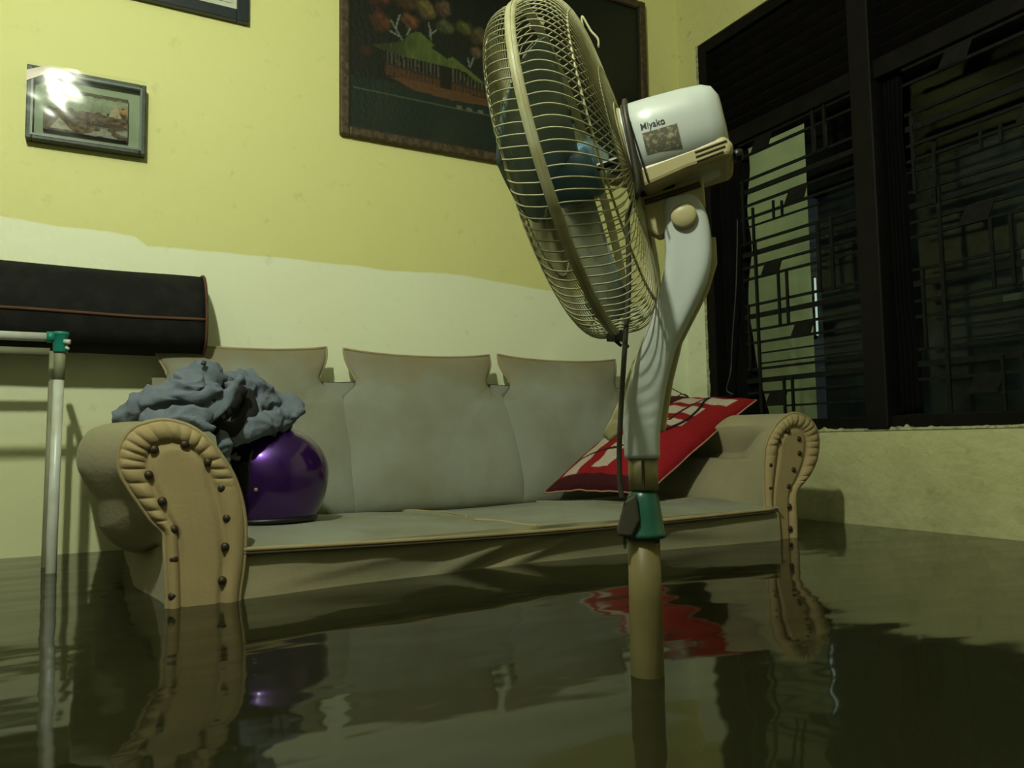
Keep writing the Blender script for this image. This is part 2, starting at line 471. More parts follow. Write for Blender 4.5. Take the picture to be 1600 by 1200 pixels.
t = thing('porch_fill_bulb', 'added fill bulb, out of view, brightening the porch outside the window', 'lamp', (0.9, -1.5, 2.42))  # unseen bulb, added to brighten the porch wall behind the bars
M_bulb2 = M_bulb.copy(); M_bulb2.name = 'porch_fill_glow'
M_bulb2.node_tree.nodes['Emission'].inputs[1].default_value = 260.0
MB().lathe([(-.05, .004), (-.03, .025), (0, .03), (.03, .012)], lambda k, x, y: (.9+x, -1.5+y, 2.42+k), 16).build('bulb', M_bulb2, t, smooth=True)
MB().lathe([(.03, .014), (.08, .014)], lambda k, x, y: (.9+x, -1.5+y, 2.42+k), 12).build('lamp_holder', M_black_plastic, t)
# ---------------------------------------------------------------- window_1
win = bpy.data.objects.new('window_1', None); col.objects.link(win); win.location = (0, -1.0, WZ0)
win['kind'] = 'structure'; win['label'] = 'dark barred window with two sashes and a slatted transom'
mb = MB()
mb.span((0.005, WY1-.05, WZ0), (0.10, WY1, WZ1)); mb.span((0.005, WY0, WZ0), (0.10, WY0+.05, WZ1))
mb.span((0.006, WY0, WZ1-.05), (0.10, WY1, WZ1)); mb.span((0.006, WY0, WZ0), (0.10, WY1, WZ0+.045))
mb.span((0.006, WY0, 1.595), (0.10, WY1, 1.665))
mb.build('window_frame', M_black_wood, win, bevel=0.004)
M_post = mat('dark_brown_post', (0.007, 0.0055, 0.005), 0.6, (0.005, 0.0045, 0.004), 18, bump=0.2, spec=0.15)
MB().span((-0.012, -1.018, WZ0), (0.09, -0.930, WZ1)).build('mullion', M_post, win, bevel=0.006)
mb = MB()
MB().span((0.07, WY0+.04, 1.66), (0.085, WY1-.04, WZ1-.04)).build('transom_board', M_black_wood, win)
for k in range(8):
    z = 1.70 + k*0.052
    R = Matrix.Rotation(math.radians(35), 3, 'Y')
    for a, b in ((WY1-.05, -0.93), (-1.018, WY0+.05)):
        MB().box((0.045, (a+b)/2, z), (0.05, abs(a-b), 0.007), R).build('louvre_slat', M_black_wood, win)
for nme, a, b in (('l', WY1-.05, -0.93), ('r', -1.018, WY0+.05)):
    mb = MB()
    o = MB().span((0.083, b, WZ0+.04), (0.087, a, 1.60)).build('glass_pane', M_glass, win)
def sash(y0, y1, skip=()):
    d = y0 - (-0.34); S = (y0-y1)/(0.34-0.93)/-1.0
    def Y(y): return y0 + (y+0.34)*(y0-y1)/(0.93-0.34)
    X = 0.028
    b = MB()
    def H(z, ya=-0.34, yb=-0.93, t=0.010, x=X): b.span((x-.005, Y(ya), z-t/2), (x+.005, Y(yb), z+t/2))
    def V(y, za, zb, t=0.010): b.span((X-.012, Y(y)-t/2, zb), (X-.003, Y(y)+t/2, za))
    for z in (1.588, 1.532, 1.424, 1.313, 1.258, 1.150, 1.044, 0.994, 0.880, 0.772, 0.718, 0.606, 0.505): H(z)
    for z in (1.373, 1.100, 0.832, 0.557): H(z, t=0.020)
    H(1.219, -0.34, -0.75, 0.006); H(0.671, -0.42, -0.93, 0.006); H(0.628, -0.42, -0.93, 0.006); H(0.445, -0.53, -0.93, 0.008)
    V(-0.359, 1.428, 1.137); V(-0.412, 1.294, 1.086); V(-0.417, 1.142, 0.345, 0.012); V(-0.737, 1.616, 1.42, 0.014); V(-0.791, 1.612, 1.42, 0.012)
    V(-0.524, 1.294, 1.22, .008); V(-0.568, 1.281, 1.22, .008); V(-0.737, 1.148, 0.87, .013); V(-0.798, 1.148, 0.87, .013)
    V(-0.534, 0.990, 0.772); V(-0.577, 0.990, 0.772); V(-0.366, 0.880, 0.606); V(-0.541, 0.56, 0.345); V(-0.583, 0.56, 0.345)
    b.build('iron_grille', M_iron, win)
    for y, z in ((-0.487, 1.56), (-0.655, 1.29), (-0.513, 1.018), (-0.655, 0.742), (-0.510, 0.475)):
        P = [(y+.042, z+.028), (y-.050, z+.028), (y-.018, z-.028), (y+.075, z-.028)]
        P = [(y-.045, z+.028), (y+.045, z+.028), (y+.072-.012, z-.028), (y-.018-.012, z-.028)]
        P = [(y+.055-.01, z+.028), (y-.045, z+.028), (y-.022, z-.028), (y+.075, z-.028)]
        MB().prism(P, lambda a, c, y=y: (X-.008, Y(y)+a-y, c), lambda a, c, y=y: (X-.004, Y(y)+a-y, c)).build('grille_plate', M_iron, win)
sash(-0.34, -0.93)
sash(-1.115, -1.93)
# gathered dark curtains behind the bars
def curtain(y0, y1, lab, wob):
    b = MB()
    def f(u, v):
        z = WZ0+.05 + v*(1.60-WZ0-.05)
        ya = y0; yb = y1 + wob*nz(z*4, y0*3, 0) - 0.07*sm((0.95-z)/0.8)*(1 if wob > 0.02 else 0.3)
        y = ya + (yb-ya)*u
        return (0.058 + 0.010*math.sin(u*26 + z*1.5), y, z)
    b.grid(f, 60, 40)
    tag(b.build('curtain', M_curtain, smooth=True, solid=0.002), lab, 'curtain')
curtain(-0.18, -0.345, 'dark gathered curtain at the corner end of the window', 0.035)
curtain(-1.022, -1.085, 'narrow dark curtain bunched just past the wide window post', 0.012)

# ---------------------------------------------------------------- flood water
mb = MB().span((XL+.001, YF+.001, FLOOR+.002), (-0.001, -0.001, WATER))
tag(mb.build('flood_water', M_water), 'murky brown flood water covering the whole floor', 'water', 'stuff')

# ---------------------------------------------------------------- lamp
t = thing('pendant_lamp', 'lit bulb hanging from the ceiling on a cord', 'lamp', (LAMP.x, LAMP.y, LAMP.z))
def fr(k, x, y): return (LAMP.x+x, LAMP.y+y, LAMP.z+k)
MB().lathe([(-.06, .005), (-.055, .018), (-.03, .028), (0, .030), (.03, .026), (.05, .018)], fr, 20).build('bulb', M_bulb, t, smooth=True)
MB().lathe([(.052, .016), (.058, .022), (.11, .020), (.12, .006)], fr, 20).build('lamp_holder', M_black_plastic, t, smooth=True)
MB().tube([fr(.12, 0, 0), fr(CEIL-LAMP.z, 0, 0)], .003, 6).build('cord', M_black_cable, t)

# ================================================================ PICTURES
def frame_boxes(b, x0, x1, z0, z1, wd, y0, y1):
    b.span((x0, y0, z0), (x0+wd, y1, z1)); b.span((x1-wd, y0, z0), (x1, y1, z1))
    b.span((x0+wd, y0, z0), (x1-wd, y1, z0+wd)); b.span((x0+wd, y0, z1-wd), (x1-wd, y1, z1))
# big landscape painting
X0, X1, Z0, Z1 = -1.652, -0.212, 1.458, 2.345
bp_ = thing('framed_painting', 'large dark painting of a thatched house in a worn brown frame', 'painting', (X0, 0, Z0))
b = MB(); frame_boxes(b, X0, X1, Z0, Z1, 0.034, -0.030, -0.002)
b.build('picture_frame', M_gold_frame, bp_, bevel=0.006)
b = MB(); frame_boxes(b, X0+.028, X1-.028, Z0+.028, Z1-.028, 0.010, -0.022, -0.004)
M_inner = mat('dark_inner_frame_strip', (0.035, 0.026, 0.018), 0.4)
b.build('inner_strip', M_inner, bp_)
roof = [(-1.532,1.831),(-1.46,1.854),(-1.401,1.876),(-1.377,1.909),(-1.345,1.929),(-1.325,1.926),(-1.268,1.889),(-1.285,1.877),(-1.135,1.81),(-1.207,1.816),(-1.297,1.815),(-1.386,1.814),(-1.494,1.823)]
roof2 = [(-1.215,1.846),(-1.194,1.861),(-1.168,1.849),(-1.04,1.777),(-1.088,1.782),(-1.135,1.81)]
house = [(-1.479,1.822),(-1.386,1.816),(-1.207,1.816),(-1.044,1.777),(-1.045,1.723),(-1.195,1.723),(-1.476,1.728)]
path = [(-1.46,1.722),(-1.338,1.732),(-1.191,1.722),(-1.041,1.718),(-0.80,1.70),(-0.80,1.67),(-1.037,1.688),(-1.196,1.680),(-1.359,1.689)]
blobs = [(-1.49,1.93,.05,(.075,.025,.012)),(-1.372,1.965,.045,(.11,.045,.02)),(-1.39,2.04,.06,(.055,.024,.014)),(-1.31,2.03,.055,(.10,.075,.025)),(-1.235,2.05,.05,(.075,.045,.03)),
         (-1.225,1.975,.045,(.055,.06,.025)),(-1.14,1.995,.04,(.07,.075,.02)),(-1.075,1.975,.05,(.07,.05,.02)),(-1.09,1.90,.035,(.085,.055,.035)),(-1.50,2.03,.06,(.07,.02,.012)),(-1.55,1.80,.03,(.045,.015,.01)),
         (-1.47,1.79,.02,(.05,.02,.012)),(-0.50,1.90,.045,(.075,.03,.015)),(-0.42,1.84,.05,(.05,.03,.015)),(-0.62,2.02,.06,(.06,.03,.015)),(-0.98,1.93,.05,(.06,.04,.018)),(-0.9,1.84,.05,(.06,.04,.02)),(-0.8,1.95,.06,(.05,.03,.015))]
segs = [((-1.405,1.879),(-1.432,1.918)),((-1.432,1.918),(-1.451,1.948)),((-1.432,1.918),(-1.416,1.976)),((-1.286,1.908),(-1.288,1.951)),((-1.288,1.951),(-1.296,1.976)),((-1.288,1.93),(-1.262,1.955)),((-1.115,1.833),(-1.099,1.877)),((-1.115,1.833),(-1.125,1.872)),((-1.41,1.889),(-1.455,1.903)),((-1.385,1.905),(-1.372,1.935))]
def dseg(x, z, a, c):
    ax, az = a; bx, bz = c; t = max(0, min(1, ((x-ax)*(bx-ax)+(z-az)*(bz-az))/((bx-ax)**2+(bz-az)**2)))
    return math.hypot(x-ax-t*(bx-ax), z-az-t*(bz-az))
def lerp3(a, b_, t): return tuple(a[i]+(b_[i]-a[i])*t for i in range(3))
def painting(u, v):
    x = X0+.03 + u*(X1-X0-.06); z = Z0+.03 + v*(Z1-Z0-.06)
    n = nz(x*9, z*9, 1.3)
    c = lerp3((.012,.013,.009), (.006,.008,.006), sm((z-1.9)/.3))
    if z < 1.70: c = lerp3((.010,.018,.014), (.018,.026,.018), max(0, min(1, .5+n)))
    for bx, bz, r, cc in blobs:
        d = math.hypot(x-bx, (z-bz)*1.1)/r + 0.35*nz(x*30, z*30, bx)
        if d < 1.0: c = lerp3(c, tuple(q*1.35 for q in cc), sm((1-d)*1.8)*(0.55+0.45*(z-bz+x-bx > 0) if True else 1)*(0.8+.5*nz(x*60, z*60, 2)))
    for a, q in segs:
        if dseg(x, z, a, q) < .0032: c = (.13,.15,.12)
    if in_poly(x, z, path): c = lerp3((.11,.05,.022), (.07,.035,.018), .5+.5*nz(x*20, z*60, 0))
    if in_poly(x, z, house):
        ph = (x*62+.3*nz(x*40, z*30, 1)) % 1.0; lv = z - (1.80+(x+1.2)*-0.10)
        c = (.012,.012,.010)
        if z > 1.765-(x+1.3)*.06: c = (.065,.060,.040) if ph < .4 else c
        elif z > 1.755-(x+1.3)*.06: c = (.03,.02,.012)
        else: c = (.075,.035,.018) if ph < .55 else (.045,.022,.012)
        if -1.245 < x < -1.20: c = (.012,.011,.009)
    if in_poly(x, z, roof):
        c = lerp3((.085,.11,.030), (.040,.048,.018), sm((-1.33-x)/.12)); c = tuple(q*(.8+.35*nz(x*50, z*20, 0)) for q in c)
    if in_poly(x, z, roof2): c = (.075,.10,.028)
    if abs(z-(1.65)) < .0025 and -1.60 < x < -0.9: c = (.075,.085,.05)
    for bx in (-1.165, -1.12, -1.07):
        if math.hypot(x-bx, (z-1.658)*1.6) < .013: c = (.10,.11,.07)
    return tuple(max(0.002, q) for q in c)
b = MB(); b.grid(lambda u, v: (X0+.03+u*(X1-X0-.06), -0.014, Z0+.03+v*(Z1-Z0-.06)), 300, 190, colf=painting)
b.build('canvas', M_paint, bp_)
# small relief picture
sx0, sx1, sz0, sz1 = -2.628, -2.298, 1.262, 1.494
sp = thing('framed_relief', 'small relief picture of a village in a dark frame, wrapped in clear plastic', 'picture', (sx0, 0, sz0))
b = MB(); frame_boxes(b, sx0, sx1, sz0, sz1, 0.016, -0.040, -0.002); b.build('picture_frame', M_frame_dark, sp, bevel=0.003)
b = MB(); frame_boxes(b, sx0+.012, sx1-.012, sz0+.012, sz1-.012, 0.006, -0.042, -0.03); b.build('frame_line', M_frame_line, sp)
MB().span((sx0+.012, -0.012, sz0+.012), (sx1-.012, -0.006, sz1-.012)).build('mount_board', M_mat_board, sp)
rx0, rx1, rz0, rz1 = -2.583, -2.350, 1.302, 1.440
hut = [(-2.405, 1.372), (-2.386, 1.425), (-2.368, 1.372)]
def relief_c(u, v):
    x = rx0+u*(rx1-rx0); z = rz0+v*(rz1-rz0)
    sky = lerp3((.30,.34,.24), (.22,.25,.17), .5+nz(x*30, z*30, 0))
    gr = lerp3((.17,.12,.07), (.07,.045,.03), .5+1.2*nz(x*70, z*90, 4))
    ridge = 1.372 + .02*nz(x*40, 0, 2) + .012*u
    c = sky if z > ridge else gr
    if z > 1.428 + .004*nz(x*60, 1, 1): c = (.10,.085,.05)
    if in_poly(x, z, hut): c = (.42,.34,.22)
    if x > -2.37 and 1.39 < z < 1.41: c = (.40,.22,.10)
    if z < 1.335 and x > -2.47 and nz(x*25, z*60, 9) > -.1: c = (.28,.28,.24)
    if in_poly(x, z, [(-2.565, 1.308), (-2.54, 1.345), (-2.505, 1.308)]): c = (.38,.36,.27)
    if 1.328 < z < 1.350 and -2.46 < x < -2.36 and ((x*260) % 1 < .45): c = (.04,.025,.02)
    return c
def relief_p(u, v):
    x = rx0+u*(rx1-rx0); z = rz0+v*(rz1-rz0)
    return (x, -0.028 - .004*nz(x*80, z*80, 3) - .003*(z < 1.372), z)
b = MB(); b.grid(relief_p, 120, 76, colf=relief_c)
b.build('relief_panel', M_relief, sp, smooth=True)
MB().span((rx0, -0.0255, rz0-.003), (rx1, -0.012, rz1)).build('relief_backing', M_black_wood, sp)
MB().prism([(sx0, sz1-.055), (sx0, sz1-.022), (sx0+.045, sz1), (sx0+.085, sz1)], lambda a, c: (a, -0.0445, c), lambda a, c: (a, -0.043, c)).build('corner_ribbon', M_ribbon, sp)
b = MB()
b.grid(lambda u, v: (sx0+u*(sx1-sx0), -0.045-.015*u-.0105*v-.0004*nz(u*5, v*7+u*4, 1.5), sz0+v*(sz1-sz0)), 60, 44)
b.build('plastic_wrap', M_cling, sp, smooth=True)
MB().tube([(-2.492, -0.004, 1.490), (-2.488, -0.004, 1.506)], .004, 6).build('hanging_nail', M_black_plastic, sp)
# picture cut by the top of the frame
tx0, tx1, tz0, tz1 = -2.62, -1.978, 1.795, 2.26
tp = thing('framed_print', 'pale print in a wide navy frame hanging above the small relief picture', 'picture', (tx0, 0, tz0))
b = MB(); frame_boxes(b, tx0, tx1, tz0, tz1, 0.040, -0.028, -0.002); b.build('picture_frame', M_frame_navy, tp, bevel=0.003)
M_cream_mount = mat('white_mount', (0.55, 0.56, 0.45), 0.7)
MB().span((tx0+.03, -0.016, tz0+.03), (tx1-.03, -0.008, tz1-.03)).build('mount_board', M_cream_mount, tp)
MB().span((tx0+.065, -0.019, tz0+.062), (tx1-.055, -0.014, tz1-.06)).build('print_sheet', M_print, tp)

# ================================================================ SOFA
sofa = thing('sofa', 'worn beige three-seat sofa with rolled arms standing in the flood water', 'sofa', (-1.36, -0.55, FLOOR))
ZB = -0.27
# base and skirt
SX0, SX1 = -2.20, -0.55
def skirt(u, v):
    x = SX0 + u*(SX1-SX0)
    z = ZB + v*(0.098-ZB)
    mid = math.sin(PI*u)
    y = -1.025 + 0.065*mid + 0.02*u
    y += -0.028*sm((z-0.0)/0.10)*mid - 0.010*math.sin(v*PI)
    # slack diagonal folds
    for (fx, fz, sl, wd, am) in ((-1.55, 0.045, 0.33, 0.018, 0.012), (-1.50, 0.02, 0.30, 0.012, -0.008), (-1.38, 0.035, 0.30, 0.015, 0.010), (-1.85, 0.05, 0.12, 0.012, 0.005), (-0.95, 0.05, -0.1, 0.014, 0.006)):
        d = (z - (fz + sl*(x-fx)))/wd
        y -= am*math.exp(-d*d)*math.exp(-((x-fx)/0.20)**2)
    y += 0.006*nz(x*6, z*14, 0)
    return (x, y, z)
b = MB(); b.grid(skirt, 150, 40)
b.grid(lambda u, v: (SX0+u*(SX1-SX0), (-1.025+0.065*math.sin(PI*u)+.02*u-.028*math.sin(PI*u))*(1-v)+(-0.12)*v, 0.090-.004*v), 60, 8)
b.build('seat_skirt', M_sofa, sofa, smooth=True)
def zpipe(x):
    u = (x-SX0)/(SX1-SX0); return 0.106 - 0.017*math.sin(PI*u) - 0.006*u
def seat(u, v):
    x = SX0 + u*(SX1-SX0)
    mid = math.sin(PI*u)
    yf = -1.025 + 0.065*mid + 0.02*u - 0.028*mid - 0.012
    yb = -0.20
    y = yf + (yb-yf)*v
    zf = zpipe(x)
    crown = 0.022*math.sin(PI*min(1, v*1.05))**0.7
    z = zf + crown
    z -= 0.016*math.exp(-(((x+1.35)/0.22)**2 + ((y+.62)/.28)**2))
    z -= 0.012*math.exp(-(((x+0.75)/0.2)**2 + ((y+.6)/.25)**2))
    z += 0.004*nz(x*7, y*7, 3)
    for (x0, y0, x1, y1, am, wd) in ((-1.55, -.42, -1.42, -.60, .007, .016), (-1.52, -.78, -1.30, -.93, .006, .014), (-1.03, -.42, -0.70, -.72, .006, .014)):
        d = dseg(x, y, (x0, y0), (x1, y1)); z += am*math.exp(-(d/wd)**2)
    return (x, y, z)
b = MB(); b.grid(seat, 180, 70)
b.build('seat_cushion', M_sofa_back, sofa, smooth=True)
pts = []
for k in range(80):
    x = SX0+.03 + k/79*(SX1-SX0-.06); u = (x-SX0)/(SX1-SX0); mid = math.sin(PI*u)
    pts.append((x, -1.025+0.065*mid+.02*u-.028*mid-.014, zpipe(x)-.001))
MB().tube(pts, 0.0052, 8).build('front_piping', M_welt, sofa, smooth=True)
MB().tube([Vector(p)+Vector((0, -.001, -.008)) for p in pts], 0.0035, 6).build('front_seam', M_welt_dark, sofa, smooth=True)
for (P) in ([(-1.56,-.40,0),(-1.50,-.47,0),(-1.45,-.58,0),(-1.44,-.63,0)], [(-1.50,-.80,0),(-1.44,-.84,0),(-1.37,-.92,0)], [(-1.02,-.32,0),(-.90,-.45,0),(-.80,-.62,0),(-.62,-.70,0)]):
    q = []
    for p in spline(P, 6):
        u = (p.x-SX0)/(SX1-SX0); mid = math.sin(PI*u); yf = -1.025+0.065*mid+.02*u-.028*mid-.012
        v = (p.y-yf)/(-.20-yf); s_ = seat(u, v); q.append((p.x, p.y, s_[2]+.001))
    MB().tube(q, .0042, 6).build('loose_piping', M_welt, sofa, smooth=True)

# back rest: continuous lower back plus three pinched cushion tops
def ybase(z): return -0.275 + 0.20*sm((z-0.05)/0.75)
b = MB()
def lowback(u, v):
    x = -2.27 + u*(1.80); z = -0.05 + v*0.60
    top = 0.535 + 0.012*nz(x*6, 0, 1)
    z = -0.05 + v*(top+0.05)
    return (x, ybase(z)+0.035+.006*nz(x*4, z*4, 0), z)
b.grid(lowback, 90, 24)
b.grid(lambda u, v: (-2.27+u*1.80, (ybase(.53)+.035)*(1-v)-.03*v, 0.535+.012*nz((-2.27+u*1.80)*6, 0, 1)-.01*v), 90, 4)
b.build('backrest', M_sofa_back, sofa, smooth=True)
def back_cushion(xa, xb, ztop, seed, ear=(1, 1)):
    cx, hw = (xa+xb)/2, (xb-xa)/2
    zb_ = 0.085
    def half(sign):
        def f(u, v):
            s = u*2-1; z = zb_ + v*(ztop-zb_)
            # pinched shoulders under the ears
            zz = (z-(ztop-0.115))/0.055
            pinch = math.exp(-zz*zz)*0.030
            wide = 0.034*sm((ztop-.12-z)/.06)
            e = hw - pinch + wide
            # side edge wobble
            x = cx + s*e + 0.004*nz(z*14, seed, s*2)
            sag = 0.014*(1-s*s) - 0.004*abs(s)**6
            zt = z - sag*sm(v)**3
            low = sm((ztop-.10-z)/.10)
            edge = max((1-abs(s)**3.2)**0.5, low*(1-.25*abs(s)**8))*(1-abs(2*v-1)**7)**0.5
            th = 0.075*edge*(0.55+0.45*sm((1-v)*3.0))
            pf = (0.75*th if sign > 0 else -0.35*th)
            y = ybase(z) - pf
            w_ = 0.006*nz(x*5, z*5, seed) + 0.002*nz(x*18, z*12, seed)
            # tension creases running from the pinched shoulders
            for sg in (-1, 1):
                for q in (0.35, 0.75, 1.25):
                    px, pz = cx+sg*(hw-.025), ztop-.115
                    dx, dz = (x-px)*-sg, (z-pz)
                    if dx > 0.0:
                        dd = (dz + dx*q*0.9)/(.006+dx*.10)
                        w_ += 0.004*math.exp(-dd*dd)*math.exp(-dx/0.10)*(1 if q != .75 else -1)
            y -= w_*min(1, edge*2) if sign > 0 else 0
            return (x, y, zt)
        return f
    b = MB(); b.grid(half(1), 90, 76); b.grid(half(-1), 90, 40)
    o = b.build('back_cushion', M_sofa_back, sofa, smooth=True)
    q = []
    for k in range(50):
        s = -1+2*k/49; p = half(1)((s+1)/2, 1.0); q.append((p[0], p[1]-.001, p[2]+.001))
    q2 = [half(1)(0, .80+.2*k/12) for k in range(12)] ; q3 = [half(1)(1, 1-.2*k/12) for k in range(1, 13)]
    MB().tube(q2+q+q3, 0.0045, 6).build('cushion_piping', M_welt, o, smooth=True)
    # the piping is a sub-part of its cushion
back_cushion(-2.262, -1.722, 0.650, 1.0)
back_cushion(-1.662, -1.088, 0.648, 5.0)
back_cushion(-1.052, -0.490, 0.652, 9.0)

# arms
def resample(P, n):
    P = [Vector((a, 0, c)) for a, c in P]
    Q = spline(P, 8); L = [0]
    for i in range(1, len(Q)): L.append(L[-1]+(Q[i]-Q[i-1]).length)
    out = []
    for k in range(n):
        d = L[-1]*k/(n-1); i = 1
        while i < len(L)-1 and L[i] < d: i += 1
        t = (d-L[i-1])/max(1e-9, L[i]-L[i-1]); out.append(Q[i-1].lerp(Q[i], t))
    return out
def arm(outline, yf, side, head, spine_x, pts_btn, outer_far, label, inner_in=-.01, inner_drop=0.0):
    """outline runs from inner bottom, over the head, to outer bottom; side=-1 outer is at smaller x"""
    N = 150
    P = resample(outline, N)
    b = MB()
    yb = -0.10
    xin = outline[0][0]
    def body(u, v):
        i = u*(N-1); k = min(N-2, int(i)); p = P[k].lerp(P[k+1], i-k)
        y = yf + (yb-yf)*v
        g = sm((y-yf-0.005)/0.20)               # flare behind the gathered front
        x, z = p.x, p.z
        outer = (spine_x - x)*(-side)            # >0 on the outer side
        if outer > 0 and z > 0.12:
            x += side*outer_far*g*min(1, outer/0.06)*sm((z-0.10)/0.06)
            if z < 0.20: z -= 0.05*g*min(1, outer/.06)*sm((z-.10)/.04)
        elif outer > 0:
            x += side*0.045*sm((y-yf)/0.35)
        else:
            # inner face leans into the seat a little further back
            gl = sm((y-yf)/0.26)
            if z > 0.10: x += side*inner_in*gl*sm((z-0.08)/0.26)
            if z > 0.25: z -= inner_drop*gl*sm((z-0.06)/0.32)
        z += 0.002*g
        x += 0.004*nz(y*6, z*8, side)*g; z += 0.004*nz(y*5, x*9, 2)*g
        return (x, y, z)
    b.grid(body, N, 44)
    a = b.build('armrest', M_sofa, sofa, smooth=True)
    # front panel with gathered border
    def prof(t, pl, s_al):
        d = 0.0
        if t < 0.44:
            q = t/0.44; d = 0.014*math.sin(PI*q)**0.6
            d += pl*0.009*(abs(math.sin(s_al))**.45-.7)*(.7+.5*nz(s_al*.25, 1.7, 0))*math.sin(PI*q)**0.5*1.0
            d += 0.002*(q)
        else:
            q = (t-.44)/.56; d = 0.002+0.007*sm(q*3)
        return d
    zc_top, zc_bot = head[1], ZB
    def panel(u, v):
        i = u*(N-1); k = min(N-2, int(i)); p = P[k].lerp(P[k+1], i-k)
        zq = min(zc_top, max(p.z, ZB+.0)); cxq = spine_x + (outline[0][0]+outline[-1][0])/2*0 
        tb = sm((zc_top-zq)/0.20)
        cx_ = head[0]*(1-tb) + spine_x*tb
        Q = Vector((cx_, 0, zq))
        t = v
        pt = p.lerp(Q, t*0.999)
        hd = sm((p.z-(zc_top-.06))/.06)
        tail = 1.0 if (p.z > .17 and (p.x-spine_x)*side > 0.02) else hd
        pl = max(hd, tail)
        return (pt.x, yf-0.004-prof(t, pl, u*170.0+4*nz(u*14, side, 0)), pt.z)
    b = MB(); b.grid(panel, 640, 26)
    pn = b.build('arm_front', M_sofa_front, a, smooth=True)
    MB().tube([(p.x, yf-.004, p.z) for p in P], 0.0048, 8).build('arm_piping', M_welt, a, smooth=True)
    for (x, z) in pts_btn:
        # raised dome sitting in its dimple
        bb = MB(); bb.lathe([(-.013, .0085), (0, .0092), (.003, .0088), (.0055, .0062), (.0066, .001)], lambda k, a_, c_: (x+a_*.95, yf-.0132-k, z+c_*.95), 12)
        bb.build('button', M_button, pn, smooth=True)
    return a
def btn(side, L): return L
outL = [(-2.156, ZB), (-2.156, -0.1), (-2.156, 0.002), (-2.148, 0.069), (-2.145, 0.126), (-2.146, 0.164), (-2.154, 0.21), (-2.17, 0.257), (-2.192, 0.295), (-2.221, 0.334), (-2.257, 0.361), (-2.298, 0.373), (-2.329, 0.37), (-2.359, 0.358), (-2.377, 0.335), (-2.385, 0.308), (-2.383, 0.275), (-2.367, 0.242), (-2.342, 0.202), (-2.322, 0.172), (-2.302, 0.150), (-2.299, 0.12), (-2.296, 0.06), (-2.293, 0.001), (-2.293, -0.1), (-2.293, ZB)]
bL = [(-2.322, 0.315), (-2.266, 0.324), (-2.221, 0.287), (-2.194, 0.233), (-2.183, 0.171), (-2.186, 0.113), (-2.191, 0.045), (-2.190, -0.04), (-2.284, 0.024), (-2.284, -0.05), (-2.283, 0.096), (-2.284, 0.155), (-2.306, 0.212), (-2.331, 0.265)]
arm(outL, -1.030, -1, (-2.272, 0.275), -2.236, bL, 0.075, 'left')
outR = [(-0.584, ZB), (-0.584, -0.1), (-0.584, 0.0), (-0.583, 0.072), (-0.585, 0.158), (-0.578, 0.255), (-0.563, 0.307), (-0.517, 0.360), (-0.457, 0.392), (-0.407, 0.392), (-0.363, 0.374), (-0.334, 0.34), (-0.328, 0.298), (-0.34, 0.249), (-0.367, 0.208), (-0.403, 0.175), (-0.428, 0.158), (-0.443, 0.135), (-0.446, 0.08), (-0.447, 0.012), (-0.447, -0.1), (-0.447, ZB)]
bR = [(-0.477, 0.336), (-0.43, 0.312), (-0.43, 0.266), (-0.46, 0.214), (-0.485, 0.162), (-0.487, 0.1), (-0.487, 0.03), (-0.522, 0.308), (-0.55, 0.272), (-0.562, 0.231), (-0.568, 0.16), (-0.572, 0.094), (-0.572, 0.023)]
arm(outR, -0.980, 1, (-0.462, 0.295), -0.525, bR, 0.0, 'right', inner_in=.10, inner_drop=.085)

# ================================================================ RED CUSHION
cu = thing('throw_pillow', 'red and white striped throw pillow leaning on the sofa arm behind the fan', 'pillow', (-0.9, -0.6, 0.12))
PA, PB, PC, PD = Vector((-1.02, -.375, .135)), Vector((-.43, -.29, .490)), Vector((-.335, -.73, .452)), Vector((-.84, -.72, .135))
pn_ = (PD-PA).cross(PB-PA).normalized()
if pn_.z < 0: pn_ = -pn_
def pil(sign):
    def f(u, v):
        s, t_ = 2*u-1, 2*v-1
        s2 = s*(1-.07*(1-t_*t_)); t2 = t_*(1-.07*(1-s*s))
        a, c = (s2+1)/2, (t2+1)/2
        p = PA.lerp(PD, a).lerp(PB.lerp(PC, a), c)
        th = (max(0, (1-s*s)*(1-t_*t_)))**0.42
        p = p + pn_*(sign*(0.075 if sign > 0 else .030)*th + .004*nz(u*5, v*5, 2))
        p.z += 0.010*nz(u*8, v*3, 7)*(1-abs(s))
        return p
    return f
RED, DRED, WHT, MAR = (.26, .012, .015), (.14, .010, .012), (.50, .42, .36), (.055, .010, .014)
def pilc(u, v):
    # u across (wall side 0 -> front 1), v along (seat end 0 -> arm end 1)
    c = RED
    w1 = .012*math.sin(v*40)
    if v < .52:
        if .10+w1 < u < .24+w1 and v > .08: c = WHT
        elif .36+w1 < u < .52+w1 and .12 < v: c = WHT
        elif u >= .52: c = (.30, .012, .02)
        if abs(v-(.20+.22*u)) < .012 and u < .62: c = MAR
        if v < .07: c = MAR
    else:
        for a, b_ in ((.80, .905), (.645, .745), (.52, .575)):
            if a + .03*u < v < b_ + .03*u and u < (.93 if a > .7 else .80): c = WHT
        if .30 < u < .44: c = MAR
        elif abs(u-.66) < .018 and v < .93: c = MAR
        elif v < .70 and .15 < u < .30: c = DRED
        if .60 < u < .74 and .50 < v < .57: c = WHT
        if .92 < v and u < .22: c = DRED
    return tuple(q*(.92+.12*nz(u*60, v*60, 0)) for q in c)
b = MB(); b.grid(pil(1), 130, 150, colf=pilc); b.grid(pil(-1), 40, 50, colf=lambda u, v: (.05, .01, .012))
b.build('pillow_cover', M_pillow, cu, smooth=True)
f = pil(1)
ring = [f(0, k/30) for k in range(30)] + [f(k/30, 1) for k in range(30)] + [f(1, 1-k/30) for k in range(30)] + [f(1-k/30, 0) for k in range(30)]
